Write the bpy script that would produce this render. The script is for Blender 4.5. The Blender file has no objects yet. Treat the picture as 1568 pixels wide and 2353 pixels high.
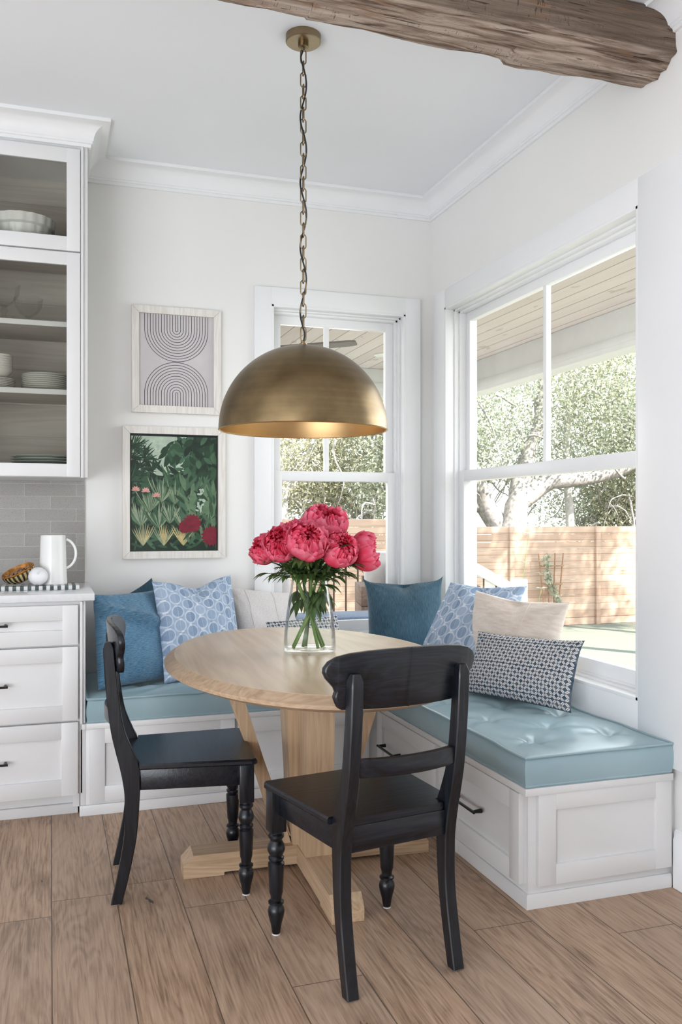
import bpy, bmesh, math, random
import numpy as np
from mathutils import Vector, Matrix, noise

random.seed(7)
rng = np.random.default_rng(11)
PI = math.pi
sc = bpy.context.scene
COL = sc.collection

# ------------------------------------------------------------------ camera, world, lights, exposure
cam_d = bpy.data.cameras.new('camera')
cam_d.sensor_fit = 'AUTO'
cam_d.sensor_width = 36.0
cam_d.lens = 36.0 * 2014.0 / 2353.0
cam_d.shift_y = 13.5 / 2353.0
cam_d.clip_start = 0.05
cam_d.clip_end = 300
cam = bpy.data.objects.new('camera', cam_d)
COL.objects.link(cam)
cam.location = (0, 0, 1.24)
YAW = math.atan(669 / 2014.0)
cam.rotation_euler = (PI / 2, 0, -YAW)
sc.camera = cam

sc.view_settings.view_transform = 'Standard'
sc.view_settings.look = 'None'
sc.view_settings.gamma = 1.0
sc.view_settings.use_curve_mapping = False
sc.view_settings.exposure = 0.36
sc.cycles.use_denoising = True
sc.cycles.max_bounces = 9
sc.cycles.diffuse_bounces = 4
sc.cycles.glossy_bounces = 4
sc.cycles.transmission_bounces = 10
sc.cycles.transparent_max_bounces = 16
sc.cycles.sample_clamp_indirect = 6.0
sc.cycles.caustics_reflective = False
sc.cycles.caustics_refractive = False

world = bpy.data.worlds.new('world')
sc.world = world
world.use_nodes = True
wn = world.node_tree
bg = wn.nodes['Background']
wtc = wn.nodes.new('ShaderNodeTexCoord')
wsep = wn.nodes.new('ShaderNodeSeparateXYZ')
wramp = wn.nodes.new('ShaderNodeValToRGB')
wramp.color_ramp.elements[0].position = 0.0
wramp.color_ramp.elements[0].color = (1.0, 1.0, 0.98, 1)
wramp.color_ramp.elements[1].position = 0.8
wramp.color_ramp.elements[1].color = (0.62, 0.80, 1.0, 1)
wn.links.new(wtc.outputs['Generated'], wsep.inputs[0])
wn.links.new(wsep.outputs['Z'], wramp.inputs[0])
wn.links.new(wramp.outputs[0], bg.inputs[0])
bg.inputs[1].default_value = 2.7

def light(name, kind, loc, energy, size=None, size_y=None, target=None, color=(1, 1, 1), angle=None):
    d = bpy.data.lights.new(name, kind)
    d.energy = energy
    d.color = color
    if kind == 'AREA':
        d.shape = 'RECTANGLE'
        d.size = size
        d.size_y = size_y
    if angle is not None:
        d.angle = angle
    o = bpy.data.objects.new(name, d)
    COL.objects.link(o)
    o.location = loc
    if target is not None:
        o.rotation_euler = (Vector(target) - Vector(loc)).to_track_quat('-Z', 'Y').to_euler()
    return o

# sun on the garden, from behind and to the right of the house
light('sun', 'SUN', (10, -10, 20), 13.0, target=(10 - 0.36 * 20, -10 + 0.62 * 20, 20 - 0.70 * 20), color=(1.0, 0.955, 0.89), angle=0.012)
# two soft fill lamps added out of view, behind and left of the camera
light('kitchen_fill_light', 'AREA', (-2.4, -2.75, 1.6), 76, 3.4, 2.2, target=(0.2, 3.6, 1.7), color=(0.93, 0.96, 1.0))
light('side_fill_light', 'AREA', (-4.3, 0.8, 1.6), 21, 4.0, 2.0, target=(0.4, 2.6, 2.2), color=(0.93, 0.96, 1.0))
# upward lamp added near the floor, out of view, to brighten the ceiling
light('ceiling_fill_light', 'AREA', (-1.9, 0.4, 0.25), 158, 3.0, 3.0, target=(-0.7, 1.7, 2.98), color=(0.85, 0.925, 1.0))
# two fill lamps added outside the nook windows to boost the light coming in
light('right_window_fill_light', 'AREA', (2.95, 3.35, 2.0), 19, 1.5, 1.3, target=(1.2, 2.9, 0.55), color=(0.93, 0.97, 1.0))
light('back_window_fill_light', 'AREA', (1.5, 5.3, 1.95), 4, 0.75, 1.2, target=(1.0, 3.2, 0.75), color=(0.95, 0.98, 1.0))

# ------------------------------------------------------------------ node helpers
class NT:
    def __init__(s, name):
        s.m = bpy.data.materials.new(name)
        s.m.use_nodes = True
        s.t = s.m.node_tree
        s.b = s.t.nodes['Principled BSDF']
        s.out = s.t.nodes['Material Output']
    def n(s, kind, **kw):
        x = s.t.nodes.new('ShaderNode' + kind)
        for k, v in kw.items():
            setattr(x, k, v)
        return x
    def l(s, a, b):
        s.t.links.new(a, b)
    def set(s, sock, v):
        if isinstance(v, bpy.types.NodeSocket):
            s.l(v, sock)
        else:
            sock.default_value = v
    def math(s, op, a, b=0.0, c=0.0):
        x = s.n('Math', operation=op)
        s.set(x.inputs[0], a); s.set(x.inputs[1], b); s.set(x.inputs[2], c)
        return x.outputs[0]
    def mix(s, f, a, b):
        x = s.n('Mix', data_type='RGBA')
        s.set(x.inputs['Factor'], f)
        s.set(x.inputs[6], a if isinstance(a, bpy.types.NodeSocket) else (*a, 1)[:4])
        s.set(x.inputs[7], b if isinstance(b, bpy.types.NodeSocket) else (*b, 1)[:4])
        return x.outputs[2]
    def coord(s, which='Object', scale=(1, 1, 1), rot=(0, 0, 0), loc=(0, 0, 0)):
        tc = s.n('TexCoord')
        mp = s.n('Mapping')
        mp.inputs['Scale'].default_value = scale
        mp.inputs['Rotation'].default_value = rot
        mp.inputs['Location'].default_value = loc
        s.l(tc.outputs[which], mp.inputs[0])
        return mp.outputs[0]
    def noise(s, vec, scale=5.0, detail=4.0, rough=0.55, dist=0.0):
        x = s.n('TexNoise')
        s.l(vec, x.inputs['Vector'])
        x.inputs['Scale'].default_value = scale
        x.inputs['Detail'].default_value = detail
        x.inputs['Roughness'].default_value = rough
        x.inputs['Distortion'].default_value = dist
        return x.outputs[0]
    def ramp(s, f, stops):
        x = s.n('ValToRGB')
        e = x.color_ramp.elements
        while len(e) < len(stops):
            e.new(0.5)
        for i, (p, c) in enumerate(stops):
            e[i].position = p
            e[i].color = (*c, 1)
        s.l(f, x.inputs[0])
        return x.outputs[0]
    def bump(s, h, strength=0.2, dist=0.002):
        x = s.n('Bump')
        x.inputs['Strength'].default_value = strength
        x.inputs['Distance'].default_value = dist
        s.l(h, x.inputs['Height'])
        s.l(x.outputs[0], s.b.inputs['Normal'])
    def base(s, c, rough=0.5, metal=0.0, spec=0.5):
        s.set(s.b.inputs['Base Color'], c if isinstance(c, bpy.types.NodeSocket) else (*c, 1))
        s.set(s.b.inputs['Roughness'], rough)
        s.b.inputs['Metallic'].default_value = metal
        s.b.inputs['Specular IOR Level'].default_value = spec
        return s.m

def simple(name, c, rough=0.5, metal=0.0, var=0.06, scale=8.0, bump=0.0, spec=0.5, bscale=120.0, cs='Object'):
    t = NT(name)
    v = t.coord(cs)
    nz = t.noise(v, scale, 3.0)
    lo = tuple(x * (1 - var) for x in c)
    hi = tuple(min(1, x * (1 + var)) for x in c)
    t.base(t.ramp(nz, [(0.3, lo), (0.7, hi)]), rough, metal, spec)
    if bump:
        t.bump(t.noise(v, bscale, 3.0), bump, 0.001)
    return t.m

def wood(name, stops, axis='X', rough=0.45, scale=1.0, bump=0.15, grain=(3.0, 45.0, 45.0), cs='Object'):
    t = NT(name)
    g = {'X': grain, 'Y': (grain[1], grain[0], grain[2]), 'Z': (grain[1], grain[2], grain[0])}[axis]
    v = t.coord(cs, tuple(x * scale for x in g))
    n1 = t.noise(v, 1.0, 6.0, 0.62, 0.8)
    big = t.noise(t.coord(cs, tuple(x * scale * 0.18 for x in g)), 1.0, 3.0, 0.5, 2.2)
    rings = t.math('FRACT', t.math('MULTIPLY', big, 7.0))
    rings = t.math('ABSOLUTE', t.math('SUBTRACT', rings, 0.5))
    f = t.math('ADD', t.math('MULTIPLY', n1, 0.72), t.math('MULTIPLY', rings, 0.5))
    t.base(t.ramp(f, stops), rough)
    t.bump(n1, bump, 0.001)
    return t.m

# ------------------------------------------------------------------ materials
M = {}
M['wall'] = simple('wall paint', (0.83, 0.82, 0.80), 0.7, var=0.012, scale=2.0, bump=0.03)
M['ceil'] = simple('ceiling paint', (0.855, 0.865, 0.885), 0.8, var=0.01, scale=2.0)
M['trim'] = simple('trim paint', (0.86, 0.86, 0.865), 0.32, var=0.012, scale=3.0)
M['cab'] = simple('cabinet paint', (0.755, 0.75, 0.75), 0.38, var=0.015, scale=4.0)
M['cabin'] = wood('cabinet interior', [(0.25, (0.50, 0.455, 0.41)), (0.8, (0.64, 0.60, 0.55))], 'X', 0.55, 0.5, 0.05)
M['quartz'] = simple('quartz counter', (0.76, 0.76, 0.77), 0.12, var=0.03, scale=60)
M['blackmetal'] = simple('black pull metal', (0.02, 0.019, 0.019), 0.32, 0.6, var=0.1)
M['blackwood'] = wood('black stained oak', [(0.35, (0.0025, 0.003, 0.005)), (0.7, (0.011, 0.014, 0.021))], 'Z', 0.30, 1.0, 0.55, (4, 70, 70))
M['blackwoodx'] = wood('black stained oak across', [(0.35, (0.0025, 0.003, 0.005)), (0.7, (0.013, 0.0165, 0.0255))], 'X', 0.28, 1.0, 0.55, (4, 70, 70))
M['glide'] = simple('white glide', (0.7, 0.7, 0.68), 0.5)
OAK = [(0.22, (0.37, 0.24, 0.14)), (0.5, (0.53, 0.37, 0.235)), (0.85, (0.66, 0.49, 0.34))]
OAKT = [(0.2, (0.44, 0.315, 0.20)), (0.5, (0.55, 0.41, 0.275)), (0.85, (0.66, 0.52, 0.37))]
M['oaktop'] = wood('oak table top', OAKT, 'Y', 0.32, 0.8, 0.06, (1.6, 22, 22))
M['oakx'] = wood('oak along', OAK, 'X', 0.5, 1.0, 0.15, (2.2, 38, 38))
M['oakrim'] = wood('oak rim', [(0.22, (0.33, 0.215, 0.13)), (0.5, (0.45, 0.31, 0.20)), (0.85, (0.56, 0.41, 0.285))], 'X', 0.42, 1.0, 0.1, (3, 30, 60))
M['oaky'] = wood('oak lengthwise', OAK, 'Y', 0.5, 1.0, 0.15, (2.2, 38, 38))
M['oakz'] = wood('oak upright', OAK, 'Z', 0.5, 1.0, 0.15, (2.2, 30, 30))

def brass(name, c1, c2, rough):
    t = NT(name)
    v = t.coord('Object', (3, 3, 60))
    n1 = t.noise(v, 1.0, 5.0)
    n2 = t.noise(t.coord('Object'), 9.0, 5.0)
    f = t.math('ADD', t.math('MULTIPLY', n1, 0.36), t.math('MULTIPLY', n2, 0.64))
    r = t.math('ADD', t.math('MULTIPLY', f, 0.14), rough - 0.07)
    t.base(t.ramp(f, [(0.3, c1), (0.7, c2)]), r, 1.0)
    return t.m
M['brass'] = brass('aged brass', (0.155, 0.112, 0.060), (0.285, 0.205, 0.108), 0.34)
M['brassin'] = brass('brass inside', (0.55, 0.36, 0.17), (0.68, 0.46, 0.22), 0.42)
M['brassdk'] = brass('brass chain', (0.22, 0.165, 0.10), (0.32, 0.245, 0.15), 0.35)
M['cord'] = simple('black cord', (0.012, 0.012, 0.014), 0.5)

def vinyl():
    t = NT('pale blue vinyl')
    v = t.coord('Object')
    nz = t.noise(v, 3.0, 3.0)
    t.base(t.ramp(nz, [(0.3, (0.305, 0.435, 0.485)), (0.7, (0.365, 0.50, 0.545))]), 0.29, 0.0, 0.5)
    t.bump(t.noise(v, 260.0, 2.0), 0.06, 0.0006)
    return t.m
M['vinyl'] = vinyl()

def glass_pane(name, tint, refl):
    t = NT(name)
    t.t.nodes.remove(t.b)
    tr = t.n('BsdfTransparent'); tr.inputs[0].default_value = (*tint, 1)
    gl = t.n('BsdfGlossy'); gl.inputs['Roughness'].default_value = 0.02
    fr = t.n('LayerWeight'); fr.inputs[0].default_value = 0.12
    nz = t.noise(t.coord('Object'), 2.0, 2.0)
    f = t.math('ADD', t.math('MULTIPLY', fr.outputs['Fresnel'], refl), t.math('MULTIPLY', nz, 0.01))
    mx = t.n('MixShader')
    t.l(f, mx.inputs[0]); t.l(tr.outputs[0], mx.inputs[1]); t.l(gl.outputs[0], mx.inputs[2])
    t.l(mx.outputs[0], t.out.inputs[0])
    return t.m
M['pane'] = glass_pane('window glass', (0.985, 0.985, 0.985), 0.5)
M['cabpane'] = glass_pane('cabinet glass', (0.93, 0.93, 0.91), 0.75)
M['clear'] = glass_pane('thin clear glass', (0.975, 0.98, 0.978), 0.28)
M['vase'] = glass_pane('vase glass', (0.98, 0.985, 0.985), 0.5)
M['water'] = glass_pane('water', (0.985, 0.995, 0.99), 0.35)
M['ceramic'] = simple('white ceramic', (0.80, 0.80, 0.78), 0.18, var=0.02)
M['china'] = simple('china plates', (0.72, 0.71, 0.66), 0.2, var=0.03)
M['chinag'] = simple('pale green plates', (0.56, 0.60, 0.56), 0.18, var=0.03)
M['gourd'] = simple('matt white ceramic', (0.80, 0.79, 0.81), 0.45, var=0.03, bump=0.2, bscale=40)
M['frame'] = wood('whitewashed frame', [(0.25, (0.68, 0.63, 0.57)), (0.6, (0.80, 0.77, 0.73))], 'Z', 0.5, 1.0, 0.1, (5, 60, 60))
M['artpaper'] = simple('pinkish grey paper', (0.70, 0.645, 0.66), 0.6, var=0.03, scale=14)
M['ink'] = simple('black ink', (0.012, 0.011, 0.014), 0.6)
M['linen'] = simple('cream linen', (0.63, 0.59, 0.555), 0.85, var=0.07, scale=30, bump=0.5, bscale=420)
M['sill'] = simple('grey outside sill', (0.33, 0.33, 0.36), 0.6)

def tile():
    t = NT('grey glazed brick tile')
    tc = t.n('TexCoord')
    sep = t.n('SeparateXYZ'); t.l(tc.outputs['Object'], sep.inputs[0])
    cmb = t.n('CombineXYZ')
    t.l(t.math('ADD', sep.outputs[0], 0.116 + 5 * 0.236), cmb.inputs[0])
    t.l(t.math('SUBTRACT', sep.outputs[2], 1.045 - 10 * 0.0597), cmb.inputs[1])
    br = t.n('TexBrick')
    t.l(cmb.outputs[0], br.inputs['Vector'])
    br.inputs['Scale'].default_value = 1.0
    br.inputs['Brick Width'].default_value = 0.236
    br.inputs['Row Height'].default_value = 0.0597
    br.inputs['Mortar Size'].default_value = 0.0012
    br.inputs['Mortar Smooth'].default_value = 0.3
    br.inputs['Color1'].default_value = (0.32, 0.305, 0.285, 1)
    br.inputs['Color2'].default_value = (0.39, 0.375, 0.355, 1)
    br.inputs['Mortar'].default_value = (0.52, 0.51, 0.48, 1)
    v = t.coord('Object')
    sp = t.noise(v, 330.0, 2.0, 0.7)
    spk = t.math('GREATER_THAN', sp, 0.63)
    t.base(t.mix(t.math('MULTIPLY', spk, 0.55), br.outputs[0], (0.07, 0.06, 0.05)), 0.25)
    h = t.math('SUBTRACT', t.math('MULTIPLY', t.noise(v, 60.0, 3.0), 0.4), br.outputs['Fac'])
    t.bump(h, 0.5, 0.002)
    return t.m
M['tile'] = tile()

def floor_mat():
    t = NT('oak plank floor')
    tc = t.n('TexCoord')
    sep = t.n('SeparateXYZ'); t.l(tc.outputs['Object'], sep.inputs[0])
    x, y = sep.outputs[0], sep.outputs[1]
    xs = t.math('DIVIDE', t.math('SUBTRACT', x, 0.005), 0.2007)
    row = t.math('FLOOR', xs)
    fx = t.math('FRACT', xs)
    wn_ = t.n('TexWhiteNoise', noise_dimensions='1D'); t.l(row, wn_.inputs['W'])
    ys = t.math('ADD', t.math('DIVIDE', y, 1.55), t.math('MULTIPLY', wn_.outputs[0], 7.0))
    idy = t.math('FLOOR', ys)
    fy = t.math('FRACT', ys)
    cmb = t.n('CombineXYZ'); t.l(row, cmb.inputs[0]); t.l(idy, cmb.inputs[1])
    wn2 = t.n('TexWhiteNoise', noise_dimensions='3D'); t.l(cmb.outputs[0], wn2.inputs['Vector'])
    pid = wn2.outputs[0]
    # grain coordinates shifted per plank
    g = t.n('CombineXYZ')
    t.l(t.math('ADD', x, t.math('MULTIPLY', pid, 37.0)), g.inputs[0])
    t.l(t.math('ADD', y, t.math('MULTIPLY', pid, 91.0)), g.inputs[1])
    def scaled(sx, sy):
        mp = t.n('Mapping'); mp.inputs['Scale'].default_value = (sx, sy, 1)
        t.l(g.outputs[0], mp.inputs[0]); return mp.outputs[0]
    fine = t.noise(scaled(150, 5), 1.0, 7.0, 0.70, 0.6)
    big = t.noise(scaled(8, 1.0), 1.0, 3.0, 0.5, 1.0)
    rings = t.math('ABSOLUTE', t.math('SUBTRACT', t.math('FRACT', t.math('MULTIPLY', big, 11.0)), 0.5))
    patch = t.noise(scaled(5, 2.2), 1.0, 3.0)
    f = t.math('ADD', t.math('ADD', t.math('MULTIPLY', fine, 0.70), t.math('MULTIPLY', rings, 0.19)), t.math('MULTIPLY', patch, 0.28))
    col = t.ramp(f, [(0.40, (0.20, 0.118, 0.07)), (0.53, (0.43, 0.28, 0.185)), (0.68, (0.57, 0.395, 0.275)), (0.88, (0.68, 0.505, 0.37))])
    col = t.mix(t.math('MULTIPLY', pid, 0.36), col, (0.40, 0.30, 0.24))
    # knots
    vo = t.n('TexVoronoi'); t.l(scaled(6.0, 2.3), vo.inputs['Vector']); vo.inputs['Scale'].default_value = 1.0
    warp = t.math('ADD', vo.outputs['Distance'], t.math('MULTIPLY', t.math('SUBTRACT', t.noise(scaled(55, 16), 1.0, 4.0), 0.5), 0.34))
    vsep = t.n('SeparateColor'); t.l(vo.outputs['Color'], vsep.inputs[0])
    some = t.math('GREATER_THAN', vsep.outputs[0], 0.62)
    k1 = t.math('MULTIPLY', t.math('LESS_THAN', warp, 0.045), some)
    mr = t.n('MapRange'); t.l(warp, mr.inputs[0]); mr.inputs[1].default_value = 0.03; mr.inputs[2].default_value = 0.30; mr.inputs[3].default_value = 0.6; mr.inputs[4].default_value = 0.0
    halo = t.math('MULTIPLY', mr.outputs[0], some)
    col = t.mix(halo, col, (0.21, 0.125, 0.075))
    col = t.mix(t.math('MULTIPLY', k1, 0.9), col, (0.024, 0.021, 0.022))
    ex = t.math('MINIMUM', fx, t.math('SUBTRACT', 1.0, fx))
    ey = t.math('MINIMUM', fy, t.math('SUBTRACT', 1.0, fy))
    gap = t.math('MAXIMUM', t.math('LESS_THAN', ex, 0.0085), t.math('LESS_THAN', ey, 0.0011))
    col = t.mix(t.math('MULTIPLY', gap, 0.8), col, (0.05, 0.032, 0.022))
    t.base(col, t.math('ADD', 0.36, t.math('MULTIPLY', fine, 0.18)), 0.0, 0.4)
    t.bump(t.math('SUBTRACT', t.math('MULTIPLY', fine, 0.5), t.math('MULTIPLY', gap, 1.0)), 0.22, 0.0015)
    return t.m
M['floor'] = floor_mat()

def beam_mat():
    t = NT('weathered hewn timber')
    n1 = t.noise(t.coord('Object', (3.0, 55, 55)), 1.0, 8.0, 0.70, 0.6)
    n2 = t.noise(t.coord('Object', (1.3, 8, 8)), 2.0, 5.0)
    n3 = t.noise(t.coord('Object', (4.5, 95, 95)), 1.0, 4.0, 0.6, 0.4)
    f = t.math('ADD', t.math('MULTIPLY', n1, 0.62), t.math('MULTIPLY', n2, 0.38))
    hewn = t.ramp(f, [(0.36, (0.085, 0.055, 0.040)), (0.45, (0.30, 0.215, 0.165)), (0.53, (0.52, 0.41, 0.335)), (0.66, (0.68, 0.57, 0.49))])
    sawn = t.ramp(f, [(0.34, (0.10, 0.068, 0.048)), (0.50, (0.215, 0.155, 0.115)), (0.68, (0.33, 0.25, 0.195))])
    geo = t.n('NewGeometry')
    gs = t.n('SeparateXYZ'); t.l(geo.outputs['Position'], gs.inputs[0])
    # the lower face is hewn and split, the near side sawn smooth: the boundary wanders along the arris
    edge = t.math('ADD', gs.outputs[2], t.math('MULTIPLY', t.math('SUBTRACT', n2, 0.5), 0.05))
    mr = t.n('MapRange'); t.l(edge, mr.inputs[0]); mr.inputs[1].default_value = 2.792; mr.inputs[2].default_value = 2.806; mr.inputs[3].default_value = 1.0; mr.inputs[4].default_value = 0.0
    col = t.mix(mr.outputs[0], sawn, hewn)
    rust = t.ramp(t.noise(t.coord('Object', (1.6, 11, 11)), 3.0, 4.0), [(0.60, (0, 0, 0)), (0.68, (1, 1, 1))])
    col = t.mix(t.math('MULTIPLY', rust, 0.5), col, (0.33, 0.165, 0.08))
    crack = t.math('LESS_THAN', n3, 0.355)
    col = t.mix(t.math('MULTIPLY', crack, 0.75), col, (0.035, 0.024, 0.018))
    xc = t.noise(t.coord('Object', (26.0, 4, 4)), 1.0, 3.0, 0.5, 1.2)
    xcr = t.math('MULTIPLY', t.math('LESS_THAN', t.math('ABSOLUTE', t.math('SUBTRACT', xc, 0.5)), 0.006), t.math('GREATER_THAN', n2, 0.55))
    col = t.mix(t.math('MULTIPLY', xcr, 0.7), col, (0.05, 0.035, 0.028))
    t.base(col, 0.85, 0.0, 0.2)
    t.bump(t.math('ADD', t.math('ADD', n1, t.math('MULTIPLY', n3, 0.6)), t.math('MULTIPLY', crack, -0.4)), 0.9, 0.016)
    return t.m
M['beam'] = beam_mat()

def weave(name, c1, c2, sx, sy, rough=0.85, bump=0.6, c3=None):
    t = NT(name)
    v = t.coord('UV', (sx, sy, 1))
    n1 = t.noise(v, 1.0, 4.0, 0.7)
    n2 = t.noise(t.coord('UV'), 5.0, 3.0)
    f = t.math('ADD', t.math('MULTIPLY', n1, 0.75), t.math('MULTIPLY', n2, 0.25))
    t.base(t.ramp(f, [(0.36, c1), (0.66, c2)]), rough, 0.0, 0.2)
    t.b.inputs['Sheen Weight'].default_value = 0.25
    t.bump(n1, bump, 0.002)
    return t.m
M['bluechenille'] = weave('blue chenille', (0.035, 0.105, 0.185), (0.17, 0.33, 0.47), 40, 300)
M['tealchenille'] = weave('teal chenille', (0.012, 0.042, 0.066), (0.062, 0.13, 0.18), 260, 26)
M['velvet'] = weave('cream velvet', (0.66, 0.56, 0.475), (0.85, 0.76, 0.68), 14, 60, 0.6, 0.15)
M['creamlinen'] = weave('cream slub linen', (0.58, 0.54, 0.53), (0.77, 0.74, 0.72), 90, 200, 0.9, 0.4)
M['denim'] = weave('blue outdoor cloth', (0.05, 0.09, 0.17), (0.16, 0.23, 0.35), 200, 30)
M['outcush'] = simple('pale outdoor cushion', (0.66, 0.63, 0.63), 0.85, var=0.05, scale=20)
M['floral'] = simple('grey floral cushion', (0.42, 0.44, 0.48), 0.85, var=0.55, scale=22)

def circles():
    t = NT('blue linked circles print')
    v = t.coord('UV')
    sep = t.n('SeparateXYZ'); t.l(v, sep.inputs[0])
    SX, SY = 0.0605, 0.068
    ux = t.math('DIVIDE', sep.outputs[0], SX)
    uy = t.math('DIVIDE', sep.outputs[1], SY)
    col_i = t.math('FLOOR', ux)
    uy = t.math('ADD', uy, t.math('MULTIPLY', t.math('MODULO', t.math('ABSOLUTE', col_i), 2.0), 0.5))
    row_i = t.math('FLOOR', uy)
    dx = t.math('MULTIPLY', t.math('SUBTRACT', t.math('FRACT', ux), 0.5), SX)
    dy = t.math('MULTIPLY', t.math('SUBTRACT', t.math('FRACT', uy), 0.5), SY)
    r = t.math('SQRT', t.math('ADD', t.math('MULTIPLY', dx, dx), t.math('MULTIPLY', dy, dy)))
    ring = t.math('LESS_THAN', t.math('ABSOLUTE', t.math('SUBTRACT', r, 0.0285)), 0.0036)
    inside = t.math('LESS_THAN', r, 0.0285)
    half = t.math('FLOOR', t.math('MULTIPLY', t.math('FRACT', ux), 2.0))
    def wnoise(k):
        cmb = t.n('CombineXYZ'); t.l(col_i, cmb.inputs[0]); t.l(row_i, cmb.inputs[1]); t.l(t.math('ADD', half, k), cmb.inputs[2])
        w = t.n('TexWhiteNoise'); t.l(cmb.outputs[0], w.inputs['Vector']); return w.outputs[0]
    fab = t.noise(t.coord('UV', (220, 60, 1)), 1.0, 3.0)
    wash = t.noise(t.coord('UV', (9, 9, 1)), 1.0, 2.0)
    fill = t.ramp(wnoise(0.0), [(0.1, (0.19, 0.275, 0.41)), (0.55, (0.26, 0.35, 0.48)), (0.95, (0.36, 0.45, 0.58))])
    c = t.mix(inside, (0.32, 0.41, 0.55), fill)
    cell = t.math('GREATER_THAN', t.math('ABSOLUTE', dy), SY * 0.36)
    rect = t.math('MULTIPLY', cell, t.math('LESS_THAN', t.math('ABSOLUTE', dx), 0.013))
    c = t.mix(t.math('MULTIPLY', rect, 0.8), c, t.ramp(wnoise(7.0), [(0.25, (0.13, 0.19, 0.28)), (0.5, (0.32, 0.41, 0.55)), (0.8, (0.74, 0.78, 0.81))]))
    lines = t.math('LESS_THAN', t.math('ABSOLUTE', dx), 0.0012)
    ed = t.math('LESS_THAN', t.math('ABSOLUTE', t.math('SUBTRACT', t.math('ABSOLUTE', dx), SX / 2)), 0.0012)
    ln = t.math('MAXIMUM', t.math('MULTIPLY', ring, 0.85), t.math('MULTIPLY', t.math('MAXIMUM', lines, ed), 0.45))
    c = t.mix(t.math('MULTIPLY', ln, t.math('ADD', 0.2, wash)), c, (0.62, 0.69, 0.77))
    c = t.mix(t.math('MULTIPLY', t.math('SUBTRACT', fab, 0.35), 0.35), c, (0.78, 0.83, 0.89))
    t.base(c, 0.85, 0.0, 0.2)
    t.bump(fab, 0.3, 0.001)
    return t.m
M['circles'] = circles()

def blockprint():
    t = NT('navy block print')
    v = t.coord('UV')
    sep = t.n('SeparateXYZ'); t.l(v, sep.inputs[0])
    S = 0.0165
    u = t.math('DIVIDE', sep.outputs[0], S); w = t.math('DIVIDE', sep.outputs[1], S)
    fu, fw = t.math('FRACT', u), t.math('FRACT', w)
    par = t.math('MODULO', t.math('ABSOLUTE', t.math('ADD', t.math('FLOOR', u), t.math('FLOOR', w))), 2.0)
    sg = t.math('SUBTRACT', t.math('MULTIPLY', par, 2.0), 1.0)
    d = t.math('ADD', t.math('SUBTRACT', fu, 0.5), t.math('MULTIPLY', sg, t.math('SUBTRACT', fw, 0.5)))
    ab = t.math('ABSOLUTE', d)
    stroke = t.math('MULTIPLY', t.math('GREATER_THAN', ab, 0.06), t.math('LESS_THAN', ab, 0.40))
    eu = t.math('MINIMUM', fu, t.math('SUBTRACT', 1.0, fu)); ew = t.math('MINIMUM', fw, t.math('SUBTRACT', 1.0, fw))
    inner = t.math('GREATER_THAN', t.math('MINIMUM', eu, ew), 0.07)
    f = t.math('SUBTRACT', 1.0, t.math('MULTIPLY', stroke, inner))
    wear = t.noise(t.coord('UV', (40, 40, 1)), 1.0, 3.0)
    f = t.math('MULTIPLY', f, t.math('ADD', 0.66, t.math('MULTIPLY', wear, 0.5)))
    rows = t.math('LESS_THAN', t.math('FRACT', t.math('MULTIPLY', w, 0.1429)), 0.022)
    f = t.math('MAXIMUM', f, rows)
    t.base(t.mix(f, (0.72, 0.69, 0.675), (0.028, 0.058, 0.095)), 0.85, 0.0, 0.2)
    t.bump(wear, 0.2, 0.001)
    return t.m
M['block'] = blockprint()

def stripes():
    t = NT('green and white stripes')
    sep = t.n('SeparateXYZ'); t.l(t.coord('Object'), sep.inputs[0])
    f = t.math('LESS_THAN', t.math('FRACT', t.math('DIVIDE', sep.outputs[0], 0.0305)), 0.5)
    nz = t.noise(t.coord('Object'), 40.0, 3.0)
    g = t.ramp(nz, [(0.3, (0.05, 0.075, 0.08)), (0.7, (0.12, 0.16, 0.165))])
    t.base(t.mix(f, (0.80, 0.80, 0.79), g), 0.15)
    return t.m
M['stripes'] = stripes()

def shell():
    t = NT('gold and black ribbed bowl')
    v = t.coord('UV')
    sep = t.n('SeparateXYZ'); t.l(v, sep.inputs[0])
    f = t.math('LESS_THAN', t.math('FRACT', t.math('MULTIPLY', sep.outputs[0], 22.0)), 0.5)
    nz = t.noise(t.coord(), 30.0, 3.0)
    t.base(t.mix(f, t.ramp(nz, [(0.3, (0.42, 0.30, 0.11)), (0.7, (0.62, 0.47, 0.22))]), (0.025, 0.024, 0.015)), 0.25, 0.25)
    return t.m
M['shell'] = shell()
M['shellin'] = simple('amber shell inside', (0.42, 0.17, 0.03), 0.18, 0.5, var=0.5, scale=50)
M['bark'] = simple('bark chips', (0.27, 0.15, 0.08), 0.7, var=0.4, scale=60, bump=0.5)

def petal():
    t = NT('coral pink petals')
    at = t.n('Attribute', attribute_name='tone')
    nz = t.noise(t.coord('Object'), 45.0, 3.0)
    f = t.math('ADD', t.math('MULTIPLY', at.outputs['Fac'], 0.8), t.math('MULTIPLY', t.math('SUBTRACT', nz, 0.5), 0.5))
    c = t.ramp(f, [(0.0, (0.68, 0.018, 0.05)), (0.38, (0.90, 0.075, 0.165)), (0.70, (0.95, 0.19, 0.31)), (1.0, (0.98, 0.45, 0.55))])
    t.base(c, 0.55, 0.0, 0.25)
    tl = t.n('BsdfTranslucent'); t.l(c, tl.inputs[0])
    mx = t.n('MixShader'); mx.inputs[0].default_value = 0.42
    t.l(t.b.outputs[0], mx.inputs[1]); t.l(tl.outputs[0], mx.inputs[2]); t.l(mx.outputs[0], t.out.inputs[0])
    return t.m
M['petal'] = petal()

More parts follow.
